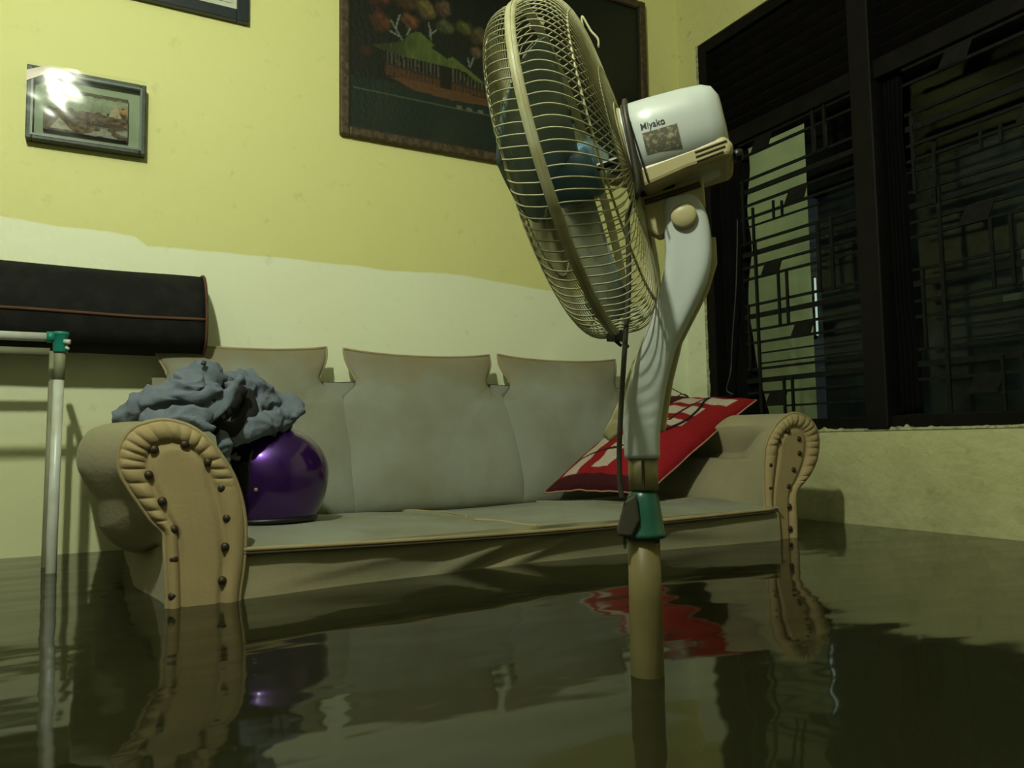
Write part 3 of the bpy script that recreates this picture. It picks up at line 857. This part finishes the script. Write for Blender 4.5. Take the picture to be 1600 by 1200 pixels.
MB().tube(ring, .0032, 6, closed=True).build('pillow_piping', M_pillow_edge, cu, smooth=True)

# ================================================================ HELMET
HC = Vector((-2.018, -0.665, 0.247))
hm = thing('motorcycle_helmet', 'glossy purple motorcycle helmet standing on the sofa seat beside the rolled arm', 'helmet', (HC.x, HC.y, 0.125))
def hdir(az, el): return Vector((-math.cos(az)*math.cos(el), math.sin(az)*math.cos(el), math.sin(el)))
def hpt(az, el, k=1.0):
    d = hdir(az, el)
    p = Vector((d.x*.146, d.y*.118, d.z*.121))*k
    if p.z < 0: p.z *= .18/.121
    if p.z < -.118*k: p.z = -.118*k
    return HC + p
b = MB()
b.grid(lambda u, v: hpt(u*2*PI, -.715 + v*(PI/2+.715)), 96, 60, cu=True)
b.build('helmet_shell', M_helmet, hm, smooth=True)
b = MB(); b.grid(lambda u, v: hpt((u-.5)*2.1, -.25+v*.80, 1.012-.012*abs(2*u-1)**8), 50, 30)
b.build('visor', M_visor, hm, smooth=True, solid=.002)
MB().tube([hpt(k/60*2*PI, -.70, 1.002) for k in range(60)], .007, 8, closed=True).build('rim_trim', M_black_plastic, hm, smooth=True)
b = MB(); b.grid(lambda u, v: (HC.x + (hpt(u*2*PI, -.715).x-HC.x)*v, HC.y+(hpt(u*2*PI, -.715).y-HC.y)*v, HC.z-.100), 60, 2, cu=True)
b.build('padding', M_lining, hm)
for sg in (-1, 1):
    az = -sg*(PI/2-.42)
    p = hpt(az, -.20, 1.0); d = hdir(az, -.2)
    MB().tube([p-d*.002, p+d*.0035], [.0055, .0045], 12).build('pivot_screw', M_pipe_old, hm, smooth=True)

# ================================================================ JACKET
jk = thing('jacket', 'crumpled grey jacket lying over the sofa arm and the purple helmet', 'jacket', (-2.2, -.8, .38))
chains = dict(
 sleeve_left=[(-2.368,-.85,.392,.020),(-2.332,-.86,.410,.026),(-2.285,-.87,.428,.029),(-2.233,-.85,.440,.034)],
 mass=[(-2.30,-.90,.390,.022),(-2.236,-.88,.405,.028),(-2.200,-.84,.432,.032),(-2.235,-.80,.458,.032),(-2.195,-.78,.475,.030)],
 bump=[(-2.215,-.78,.465,.028),(-2.206,-.78,.494,.021),(-2.175,-.77,.485,.022)],
 fold=[(-2.345,-.92,.392,.009),(-2.275,-.945,.398,.012),(-2.231,-.955,.388,.014),(-2.199,-.955,.398,.013),(-2.174,-.94,.425,.011),(-2.151,-.90,.455,.010),(-2.128,-.86,.473,.008)],
 fold2=[(-2.330,-.90,.418,.010),(-2.270,-.92,.428,.013),(-2.225,-.92,.425,.012),(-2.190,-.90,.445,.010)],
 hem=[(-2.340,-.965,.352,.010),(-2.290,-.985,.372,.010),(-2.240,-.99,.372,.010),(-2.205,-.985,.358,.009)],
 apron=[(-2.330,-.94,.375,.016),(-2.275,-.955,.380,.018),(-2.225,-.955,.378,.018)],
 hump=[(-2.164,-.80,.459,.014),(-2.130,-.78,.482,.013),(-2.098,-.78,.485,.013),(-2.072,-.78,.467,.015),(-2.064,-.78,.433,.014),(-2.092,-.84,.401,.010)],
 hump2=[(-2.09,-.72,.47,.016),(-2.05,-.70,.455,.02),(-2.03,-.69,.43,.02)],
 sleeve_right=[(-2.145,-.86,.334,.017),(-2.109,-.85,.352,.020),(-2.064,-.82,.368,.021),(-2.008,-.77,.388,.021),(-1.977,-.73,.410,.018),(-1.987,-.71,.434,.014),(-2.021,-.70,.444,.012)],
 under=[(-1.997,-.68,.404,.018),(-2.057,-.70,.390,.022),(-2.122,-.70,.395,.032),(-2.175,-.70,.409,.036),(-2.25,-.72,.42,.03)],
 drape=[(-2.177,-.90,.344,.012),(-2.167,-.90,.308,.010),(-2.158,-.88,.271,.006)],
 tail=[(-1.976,-.72,.388,.012),(-1.952,-.70,.407,.005)])
def back_off(P, k):
    C = Vector((-2.0, -2.6, .32)); out = []
    for x, y, z, ra in P:
        dy = k*(y+2.7317); out.append((x+(x+2.4329)*k, y+dy, z+(z-.32)*k, ra*(1+k)))
    return out
for nm, k in dict(hump=.055, hump2=.02, fold=.03, sleeve_right=.035, drape=.02, mass=.02, bump=.02, under=.02).items(): chains[nm] = back_off(chains[nm], k)
b = MB()
for P in chains.values():
    q = spline([p[:3] for p in P], 5); rr = [p[3] for p in P]
    r = []
    for i in range(len(q)):
        t_ = i/5; k = min(len(rr)-2, int(t_)); r.append(rr[k]+(rr[k+1]-rr[k])*(t_-k))
    r = [x*1.28 for x in r]
    b.tube(q, r, 12)
    for e, ra in ((q[0], r[0]), (q[-1], r[-1])):
        b.lathe([(-ra*.98, ra*.2), (-ra*.7, ra*.7), (0, ra), (ra*.7, ra*.7), (ra*.98, ra*.2)], lambda k, x, y, e=e: (e.x+x, e.y+y, e.z+k), 10)
o = b.build('jacket_cloth', M_jacket, jk, smooth=True)
q = o.modifiers.new('r', 'REMESH'); q.mode = 'VOXEL'; q.voxel_size = .0045
q = o.modifiers.new('s', 'SMOOTH'); q.factor = .5; q.iterations = 10
dg = bpy.context.evaluated_depsgraph_get(); dg.update()
me = bpy.data.meshes.new_from_object(o.evaluated_get(dg))
o.modifiers.clear(); o.data = me
L0 = Vector(jk.location)
nrm = [v.normal.copy() for v in me.vertices]
for v, nn in zip(me.vertices, nrm):
    p = v.co
    wv = Vector((nz(p.x*9, p.y*9, p.z*9), nz(p.x*9+7, p.y*9, p.z*9), nz(p.x*9, p.y*9+5, p.z*9)))*.35
    q1 = Vector((p.x*9-p.z*7, p.y*16, p.z*22+p.x*10)) + wv*3
    q2 = Vector((p.x*26+p.z*10, p.y*24, p.z*34-p.x*12)) + wv*5
    rid = (1-abs(noise.noise(q1))*2.6); rid2 = (1-abs(noise.noise(q2))*2.6)
    v.co = p + nn*(.010*rid*abs(rid) + .0035*rid2*abs(rid2) - .003)
for pl in me.polygons: pl.use_smooth = True
b = MB()
for P in ([(-2.125,-.815,.452,.018),(-2.150,-.85,.415,.026),(-2.190,-.90,.372,.026),(-2.150,-.88,.356,.022),(-2.105,-.84,.392,.020),(-2.110,-.80,.445,.020)],):
    P = back_off(P, .045); q = spline([p[:3] for p in P], 5); b.tube(q, [.021]*len(q), 12)
b.build('jacket_lining', M_lining, jk, smooth=True)
MB().tube([(-2.203,-.785,.512),(-2.199,-.785,.522)], [.006,.005], 8).build('cord_toggle', M_cable, jk, smooth=True)

# ================================================================ STANDING FAN
PX, PY = -1.757, -1.878
HD = 2.3652
FHx, FHy = math.cos(HD), math.sin(HD)
NX, NY = -math.sin(HD), math.cos(HD)
def PZ(u, z, n=0.0): return Vector((PX+FHx*u+NX*n, PY+FHy*u+NY*n, z))
TL = math.radians(12.8); HG = 2.31279
RC = Vector((-1.8176, -1.8125, 0.7073))
AX = Vector((math.cos(HG)*math.cos(TL), math.sin(HG)*math.cos(TL), -math.sin(TL)))
SD = Vector((-math.sin(HG), math.cos(HG), 0)); UP = AX.cross(SD)
if UP.z < 0: UP = -UP
def FW(k, x, y): return RC + AX*k + SD*x + UP*y
RR = 0.2446
# the motor sits a touch flatter than the guard
TM = math.radians(10.0)
M0 = RC - AX*0.088
AM = Vector((FHx*math.cos(TM), FHy*math.cos(TM), -math.sin(TM)))
SM = Vector((NX, NY, 0)); UM = AM.cross(SM)
if UM.z < 0: UM = -UM
def FB(k, x, y): return M0 + AM*((k+.0885)*.85+.014) + SM*x + UM*y
fan = thing('standing_fan', 'cream standing fan with round wire guard and light blue blades, its pole in the water', 'fan', (PX, PY, FLOOR))
def guard(profile, n, name, rings, hub_r, swirl):
    b = MB()
    P = [Vector((k, r, 0)) for k, r in profile]
    Q = spline(P, 4)
    for j in range(n):
        th = 2*PI*j/n
        pts = []
        for i, q_ in enumerate(Q):
            a = th + swirl*(i/len(Q))**1.5
            pts.append(FW(q_.x, q_.y*math.cos(a), q_.y*math.sin(a)))
        b.tube(pts, .00115, 4, caps=False)
    for k, r, rad in rings:
        b.tube([FW(k, r*math.cos(2*PI*i/80), r*math.sin(2*PI*i/80)) for i in range(80)], rad, 6, closed=True)
    return b.build(name, M_wire, fan, smooth=True)
front_prof = [(.004, .2425), (.018, .243), (.036, .236), (.048, .216), (.058, .17), (.063, .10), (.065, .045)]
rear_prof = [(-.004, .2425), (-.03, .243), (-.052, .230), (-.068, .200), (-.077, .14), (-.081, .09), (-.082, .055)]
guard(front_prof, 104, 'front_guard', [(.046, .2185, .0018), (.061, .135, .0016)], .045, 0.22)
guard(rear_prof, 104, 'rear_guard', [(-.064, .209, .0018), (-.078, .128, .0016), (-.082, .075, .002)], .055, -0.35)
b = MB()
b.lathe([(-.007, .2425), (-.006, .2465), (0, .2477), (.006, .2465), (.007, .2425), (0, .2410), (-.007, .2425)], FW, 120, False, False)
b.tube([FW(-.0015, .2480*math.cos(2*PI*i/120), .2480*math.sin(2*PI*i/120)) for i in range(120)], .0012, 4, closed=True)
b.build('guard_ring', M_wire, fan, smooth=True)
b = MB().lathe([(.063, .001), (.071, .048), (.067, .052), (.063, .050)], FW, 40); b.build('guard_badge', M_hub, fan, smooth=True)
# rear wire handle and lower clip
MB().tube(spline([FW(-.062, -.02, .214), FW(-.066, -.02, .242), FW(-.073, -.02, .215), FW(-.080, -.02, .198), FW(-.078, -.02, .185)], 6), .0018, 6).build('guard_handle', M_wire, fan, smooth=True)
b = MB(); b.box(FW(0, .0, -.2475), (.022, .022, .014)); b.tube([FW(-.004, 0, -.25), FW(-.012, .002, -.268)], .003, 6); b.tube([FW(.006, 0, -.25), FW(-.002, -.006, -.262)], .0028, 6)
b.build('guard_clip', M_black_plastic, fan, bevel=.002)
b = MB(); b.box(FW(0, 0, .2475), (.016, .018, .012)); b.tube([FW(.004, 0, .25), FW(.012, 0, .262)], .0028, 6)
b.build('guard_clip', M_wire, fan, bevel=.002)
# blades
def blade(a0):
    b = MB()
    def f(u, v):
        r = .030 + u*.180
        span = (1.10*math.sin(PI*min(1, .15+u*.80))**.6 + .30)
        a = a0 + (v-.5)*span*(1.12) + .35*u
        tip = (1-abs(2*v-1)**3)*.012*u
        k = .012 + (v-.5)*(-.092)*(.62+.38*u) + .006*math.sin(v*PI)
        return FW(k, (r+tip)*math.cos(a), (r+tip)*math.sin(a))
    b.grid(f, 26, 22)
    b.build('fan_blade', M_blade, fan, smooth=True, solid=.0018)
for a0 in (math.radians(-128), math.radians(-8), math.radians(112)): blade(a0)
MB().lathe([(-.034, .036), (-.028, .041), (.024, .043), (.040, .036), (.050, .018), (.052, .002)], FW, 36).build('blade_hub', M_hub, fan, smooth=True)
MB().lathe([(-.10, .006), (-.015, .006)], FW, 10).build('motor_shaft', M_black_plastic, fan)
# motor housing: rounded drum with flattened belly
def hshape(k, th):
    x, y = math.cos(th), math.sin(th)
    n = 2.5
    s_ = (abs(x)**n+abs(y)**n)**(-1/n)
    return x*s_, y*s_
b = MB().lathe([(-.0885, .050), (-.090, .061), (-.100, .0625), (-.104, .0625), (-.108, .0655), (-.15, .0655), (-.200, .0640), (-.232, .0615), (-.247, .056), (-.2555, .044), (-.258, .02)],
               FB, 56, shape=hshape)
mh = b.build('motor_housing', M_fan_white, fan, smooth=True)
b = MB().lathe([(-.083, .058), (-.084, .0665), (-.0985, .0675), (-.1005, .062)], FB, 56)
b.build('housing_collar', M_fan_cream, mh, smooth=True)
b = MB().lathe([(-.1015, .0640), (-.1025, .0662), (-.1055, .0664), (-.1065, .0640)], FB, 56, False, False, shape=hshape)
b.build('housing_seam', M_cable, mh, smooth=True)
# lower gearbox cover under the drum, with vents
poly = [(-.108, -.040), (-.250, -.030), (-.260, -.046), (-.252, -.060), (-.185, -.062), (-.112, -.072)]
gb = MB().prism(poly, lambda k, y: FB(k, -.050, y), lambda k, y: FB(k, .056, y)).build('gearbox_cover', M_fan_cream, mh, bevel=.007, bseg=3, smooth=False)
for i in range(3):
    q = -.036 - .0065*i - .004
    P0, P1 = FB(-.200, .0562, q-.003), FB(-.250+.004*i, .0562, q+.0005)
    MB().tube([P0, P1], .0013, 6).build('vent_slot', M_welt_dark, mh)
b = MB().lathe([(0, .008), (.006, .009), (.014, .007)], lambda k, x, y: FB(-.258-k, .025+x, y-.052), 12); b.build('rear_knob', M_black_plastic, mh, smooth=True)
# rating print and maker's name on the camera-facing side
def on_side(k, y):
    # point on the superellipse side at height y
    r = .0650; yy = min(.999, abs(y)/r); x = r*(1-yy**2.5)**(1/2.5)
    return FB(k, x+.0006, y)
b = MB(); b.grid(lambda u, v: on_side(-.128-.055*u, -.001-.030*v), 14, 10)
b.build('rating_print', M_label, mh)
cu_ = bpy.data.curves.new('maker_name', 'FONT'); cu_.body = 'Miyako'; cu_.size = .0135; cu_.extrude = .0002; cu_.offset = .0001
tmp = bpy.data.objects.new('tmp', cu_); col.objects.link(tmp)
dg = bpy.context.evaluated_depsgraph_get(); dg.update()
me = bpy.data.meshes.new_from_object(tmp.evaluated_get(dg))
bpy.data.objects.remove(tmp)
b = MB(); b.v = [on_side(-.127-v.co.x, .0035+v.co.y)+SM*(v.co.z+.0002) for v in me.vertices]; b.f = [tuple(p.vertices) for p in me.polygons]
b.build('maker_name', M_ink, mh)
# tilt bracket under the housing
b = MB().prism([(.000, .660), (-.092, .684), (-.094, .640), (-.060, .615), (-.030, .600), (-.012, .612), (-.010, .640)], lambda u, z: PZ(u, z, -.014), lambda u, z: PZ(u, z, .014))
b.build('tilt_bracket', M_fan_cream, fan, bevel=.004)
MB().tube([PZ(-.012, .650, .016), PZ(-.088, .668, .016)], .004, 8).build('tilt_lever', M_cable, fan)
MB().prism([(.010, .655), (-.055, .668), (-.055, .700), (.010, .690)], lambda u, z: PZ(u, z, -.022), lambda u, z: PZ(u, z, .022)).build('oscillation_block', M_black_plastic, fan, bevel=.004)
# neck
rows = [(-.040, .652, -.080, .654), (-.037, .645, -.088, .645), (-.036, .631, -.096, .626), (-.037, .603, -.100, .597), (-.037, .575, -.099, .562), (-.033, .545, -.0895, .528), (-.022, .505, -.071, .490), (-.005, .462, -.051, .452), (.008, .430, -.041, .424), (.020, .392, -.032, .389), (.027, .362, -.0265, .360), (.0275, .325, -.0215, .325), (.0265, .293, -.0205, .293)]
rows_s = spline([(a, b_, 0) for a, b_, c_, d_ in rows], 5); rows_t = spline([(c_, d_, 0) for a, b_, c_, d_ in rows], 5)
b = MB(); nr, ns = len(rows_s), 40; i0 = 0
for L_, R__ in zip(rows_s, rows_t):
    cu0, cz0 = (L_.x+R__.x)/2, (L_.y+R__.y)/2; hu, hz = (L_.x-R__.x)/2, (L_.y-R__.y)/2
    for j in range(ns):
        th = 2*PI*j/ns; x, y = math.cos(th), math.sin(th)
        q = (abs(x)**4.5+abs(y)**4.5)**(-1/4.5); x *= q; y *= q
        b.v.append(PZ(cu0+hu*x, cz0+hz*x, .001+.021*y))
for k in range(nr-1):
    for j in range(ns): b.f.append((k*ns+j, k*ns+(j+1) % ns, (k+1)*ns+(j+1) % ns, (k+1)*ns+j))
b.f.append(tuple(range(ns))); b.f.append(tuple((nr-1)*ns+j for j in reversed(range(ns))))
nk = b.build('neck', M_fan_white, fan, smooth=True)
# far-side flank of the neck ending in a loose tongue
fl = [(-.006, .470), (.012, .435), (.030, .385), (.046, .350), (.0595, .326), (.049, .3165), (.034, .330), (.022, .352), (.000, .40), (-.030, .450)]
MB().prism(fl, lambda u, z: PZ(u, z, -.016), lambda u, z: PZ(u, z, -.002)).build('neck_flank', M_fan_cream, nk, bevel=.003)
MB().prism([(-.106, .600), (-.1065, .565), (-.094, .527), (-.055, .455), (-.040, .400), (-.027, .33), (-.018, .33), (-.030, .40), (-.045, .455), (-.085, .527), (-.098, .565), (-.098, .600)], lambda u, z: PZ(u, z, -.030), lambda u, z: PZ(u, z, -.012)).build('neck_back_rib', M_fan_cream, nk, bevel=.002)
b = MB().lathe([(.020, .0175), (.026, .0175), (.0285, .0150), (.0290, .004)], lambda k, x, y: PZ(-.065+x, .623+y, k), 32)
b.build('pivot_knob', M_fan_cream, fan, smooth=True)
# extension tube, collar, lower pole
b = MB()
b.lathe([(.250, .0205), (.296, .0205)], lambda k, x, y: PZ(.0025+x, k, y), 28)
b.build('inner_tube', M_pole_top, fan, smooth=True)
MB().tube([PZ(.0005, .253, .0205), PZ(.0005, .291, .0205)], .0022, 6).build('tube_groove', M_welt_dark, fan)
b = MB().lathe([(.178, .0215), (.184, .0215), (.1845, .0285), (.190, .0300), (.1925, .0285), (.215, .0255), (.240, .0215), (.251, .0165), (.252, .010)], lambda k, x, y: PZ(.004+x, k, y), 36)
cl = b.build('height_collar', M_green_dark, fan, smooth=True)
b = MB().prism([(.010, .246), (.026, .236), (.037, .198), (.036, .190), (.016, .189), (.006, .21)], lambda u, z: PZ(u, z, .012), lambda u, z: PZ(u, z, .034))
b.build('collar_clamp', M_cable, cl, bevel=.003)
MB().tube([PZ(.028, .190, .024), PZ(.0275, .172, .024)], .0024, 6).build('clamp_pin', M_cable, cl)
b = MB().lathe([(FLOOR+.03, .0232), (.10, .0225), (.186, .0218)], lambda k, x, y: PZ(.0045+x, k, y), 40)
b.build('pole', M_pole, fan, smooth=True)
b = MB().lathe([(FLOOR, .19), (FLOOR+.012, .195), (FLOOR+.03, .12), (FLOOR+.05, .03)], lambda k, x, y: PZ(.0045+x, k, y), 48)
b.build('base', M_fan_cream, fan, smooth=True)
# power cable from the motor down to the clamp
c1 = spline([FB(-.113, -.03, .062), FB(-.111, .02, .069), FB(-.110, .052, .052), FB(-.109, .069, .020), FB(-.108, .070, -.030), FB(-.103, .066, -.078), PZ(.0085, .625, .045), PZ(.0090, .575, .044), PZ(.0105, .520, .045), PZ(.016, .460, .046), PZ(.0235, .380, .044), PZ(.029, .310, .042), PZ(.030, .262, .038), PZ(.028, .240, .036)], 8)
MB().tube(c1, .0036, 8).build('power_cable', M_cable, fan, smooth=True)
c2 = spline([FB(-.112, .069, .030), FB(-.118, .0685, -.03), FB(-.122, .066, -.070)], 8)
MB().tube(c2, .0012, 5).build('housing_wire', M_black_cable, fan)
c3 = spline([PZ(-.012, .610, -.03), PZ(-.014, .56, -.05), PZ(-.015, .50, -.05), PZ(-.014, .47, -.04)], 6)
MB().tube(c3, .0026, 6).build('inner_cable', M_black_cable, fan)

# ================================================================ LOOSE CORDS
def onp(u, v, h=.006): return f(u, v) + pn_*h
cord = spline([(-.030, -.372, 1.25), (-.030, -.366, 1.146), (-.030, -.350, .96), (-.030, -.337, .87), (-.033, -.318, .72), (-.040, -.310, .60), (-.10, -.345, .52), (-.22, -.50, .487), onp(.66, 1.0, .010), onp(.72, .86), onp(.78, .72), onp(.79, .58), onp(.72, .45), onp(.62, .36)], 8)
o = MB().tube(cord, .0034, 7).build('hanging_cord', M_black_cable, None, smooth=True)
tag(o, 'dark cord hanging down the window curtain and lying across the striped pillow', 'cord')
cc = spline([(-.235, -.10, .60), (-.222, -.12, .55), (-.17, -.13, .52), (-.14, -.15, .50), (-.17, -.17, .508), (-.215, -.19, .508), (-.27, -.21, .490), (-.33, -.23, .470), (-.40, -.25, .49)], 8)
o = MB().tube(cc, .0022, 6).build('thin_wire', M_black_cable, None, smooth=True)
tag(o, 'thin kinked black wire in the wall corner above the striped pillow', 'wire')

# ================================================================ DRYING RACK
rk = thing('drying_rack', 'white pipe rack with teal corner connector standing in the water', 'rack', (-2.515, -.39, FLOOR))
MB().tube([(-2.5165, -.39, FLOOR), (-2.5155, -.39, .10), (-2.5105, -.39, .505)], .0128, 16).build('post', M_pipe, rk, smooth=True)
MB().tube([(-2.5105, -.39, .500), (-2.5085, -.39, .585)], .0135, 16).build('post_sleeve', M_pipe_old, rk, smooth=True)
b = MB().lathe([(.572, .0165), (.576, .0178), (.616, .0178), (.618, .0195), (.6225, .0205), (.6265, .0190), (.628, .012)], lambda k, x, y: (-2.5085+x, -.39+y, k), 24)
tc_ = b.build('corner_connector', M_teal, rk, smooth=True)
MB().tube([(-2.522, -.39, .612), (-2.540, -.39, .612)], .0148, 16).build('connector_sleeve', M_teal, tc_, smooth=True)
MB().tube([(-2.53, -.39, .6115), (-3.35, -.39, .6115)], .0118, 16).build('top_rail', M_pipe, rk, smooth=True)
MB().tube([(-2.540, -.20, .592), (-3.35, -.20, .592)], .0125, 12).build('rear_rail', M_pipe_old, rk, smooth=True)
MB().tube([(-2.512, -.39, .594), (-2.523, -.20, .592)], .009, 10).build('side_rail', M_pipe_old, rk, smooth=True)
MB().tube([(-2.5385, -.27, FLOOR), (-2.530, -.27, .588)], .0085, 12).build('rear_post', M_pipe_old, rk, smooth=True)
MB().tube([(-2.500, -.405, .600), (-2.486, -.410, .599)], .0065, 10).build('bolt_cap', M_pipe, rk, smooth=True)
MB().tube([(-2.496, -.405, .585), (-2.489, -.408, .580)], .0042, 8).build('bolt_cap', M_pipe, rk, smooth=True)
MB().tube([(-2.66, -.62, .52), (-3.35, -.62, .52)], .010, 10).build('front_rail', M_pipe, rk, smooth=True)
MB().tube([(-3.35, -.62, .52), (-3.35, -.39, .52)], .008, 10).build('side_rail', M_pipe, rk, smooth=True)
MB().tube([(-3.35, -.39, FLOOR), (-3.35, -.39, .62)], .0128, 12).build('post', M_pipe, rk, smooth=True)
MB().tube([(-3.35, -.20, FLOOR), (-3.35, -.20, .60)], .0085, 12).build('rear_post', M_pipe_old, rk, smooth=True)

# ================================================================ ROLLED MATTRESS
RX0, RX1 = -3.45, -2.128
mr_ = thing('folded_mattress', 'black folded mattress with rust piping lying on the rack against the wall', 'mattress', (RX0, -.1, .62))
sec = [(-.012, .868), (-.060, .872), (-.110, .862), (-.155, .835), (-.188, .790), (-.203, .740), (-.205, .705), (-.200, .660), (-.182, .630), (-.14, .612), (-.08, .608), (-.012, .612)]
def sect(x):
    r = []
    for k in range(len(sec)):
        y, z = sec[k]
        r.append((x, y + .003*nz(x*5, k, 0), z + .004*nz(x*4, k*.7, 3) - .005*(x+2.1)))
    return r
b = MB(); n = 60
i0 = 0
for k in range(n):
    x = RX0+(RX1-RX0)*k/(n-1); b.v += [Vector(q) for q in sect(x)]
m_ = len(sec)
for k in range(n-1):
    for j in range(m_):
        b.f.append((k*m_+j, k*m_+(j+1) % m_, (k+1)*m_+(j+1) % m_, (k+1)*m_+j))
ctr = Vector((RX1+.006, -.09, .74))
b.v.append(ctr); c_i = len(b.v)-1
for j in range(m_): b.f.append(((n-1)*m_+j, (n-1)*m_+(j+1) % m_, c_i))
b.v.append(Vector((RX0, -.09, .74))); c_i = len(b.v)-1
for j in range(m_): b.f.append((j, (j+1) % m_, c_i))
b.build('mattress_body', M_roll, mr_, smooth=True)
MB().tube(spline([(p[0]+.003, p[1]-.002, p[2]) for p in sect(RX1)], 5), .0048, 6).build('end_piping', M_orange_pipe, mr_, smooth=True)
MB().tube([(RX0+(RX1-RX0)*k/40, sect(RX0+(RX1-RX0)*k/40)[6][1]-.002, sect(RX0+(RX1-RX0)*k/40)[6][2]+.003) for k in range(41)], .0048, 6).build('side_piping', M_orange_pipe, mr_, smooth=True)
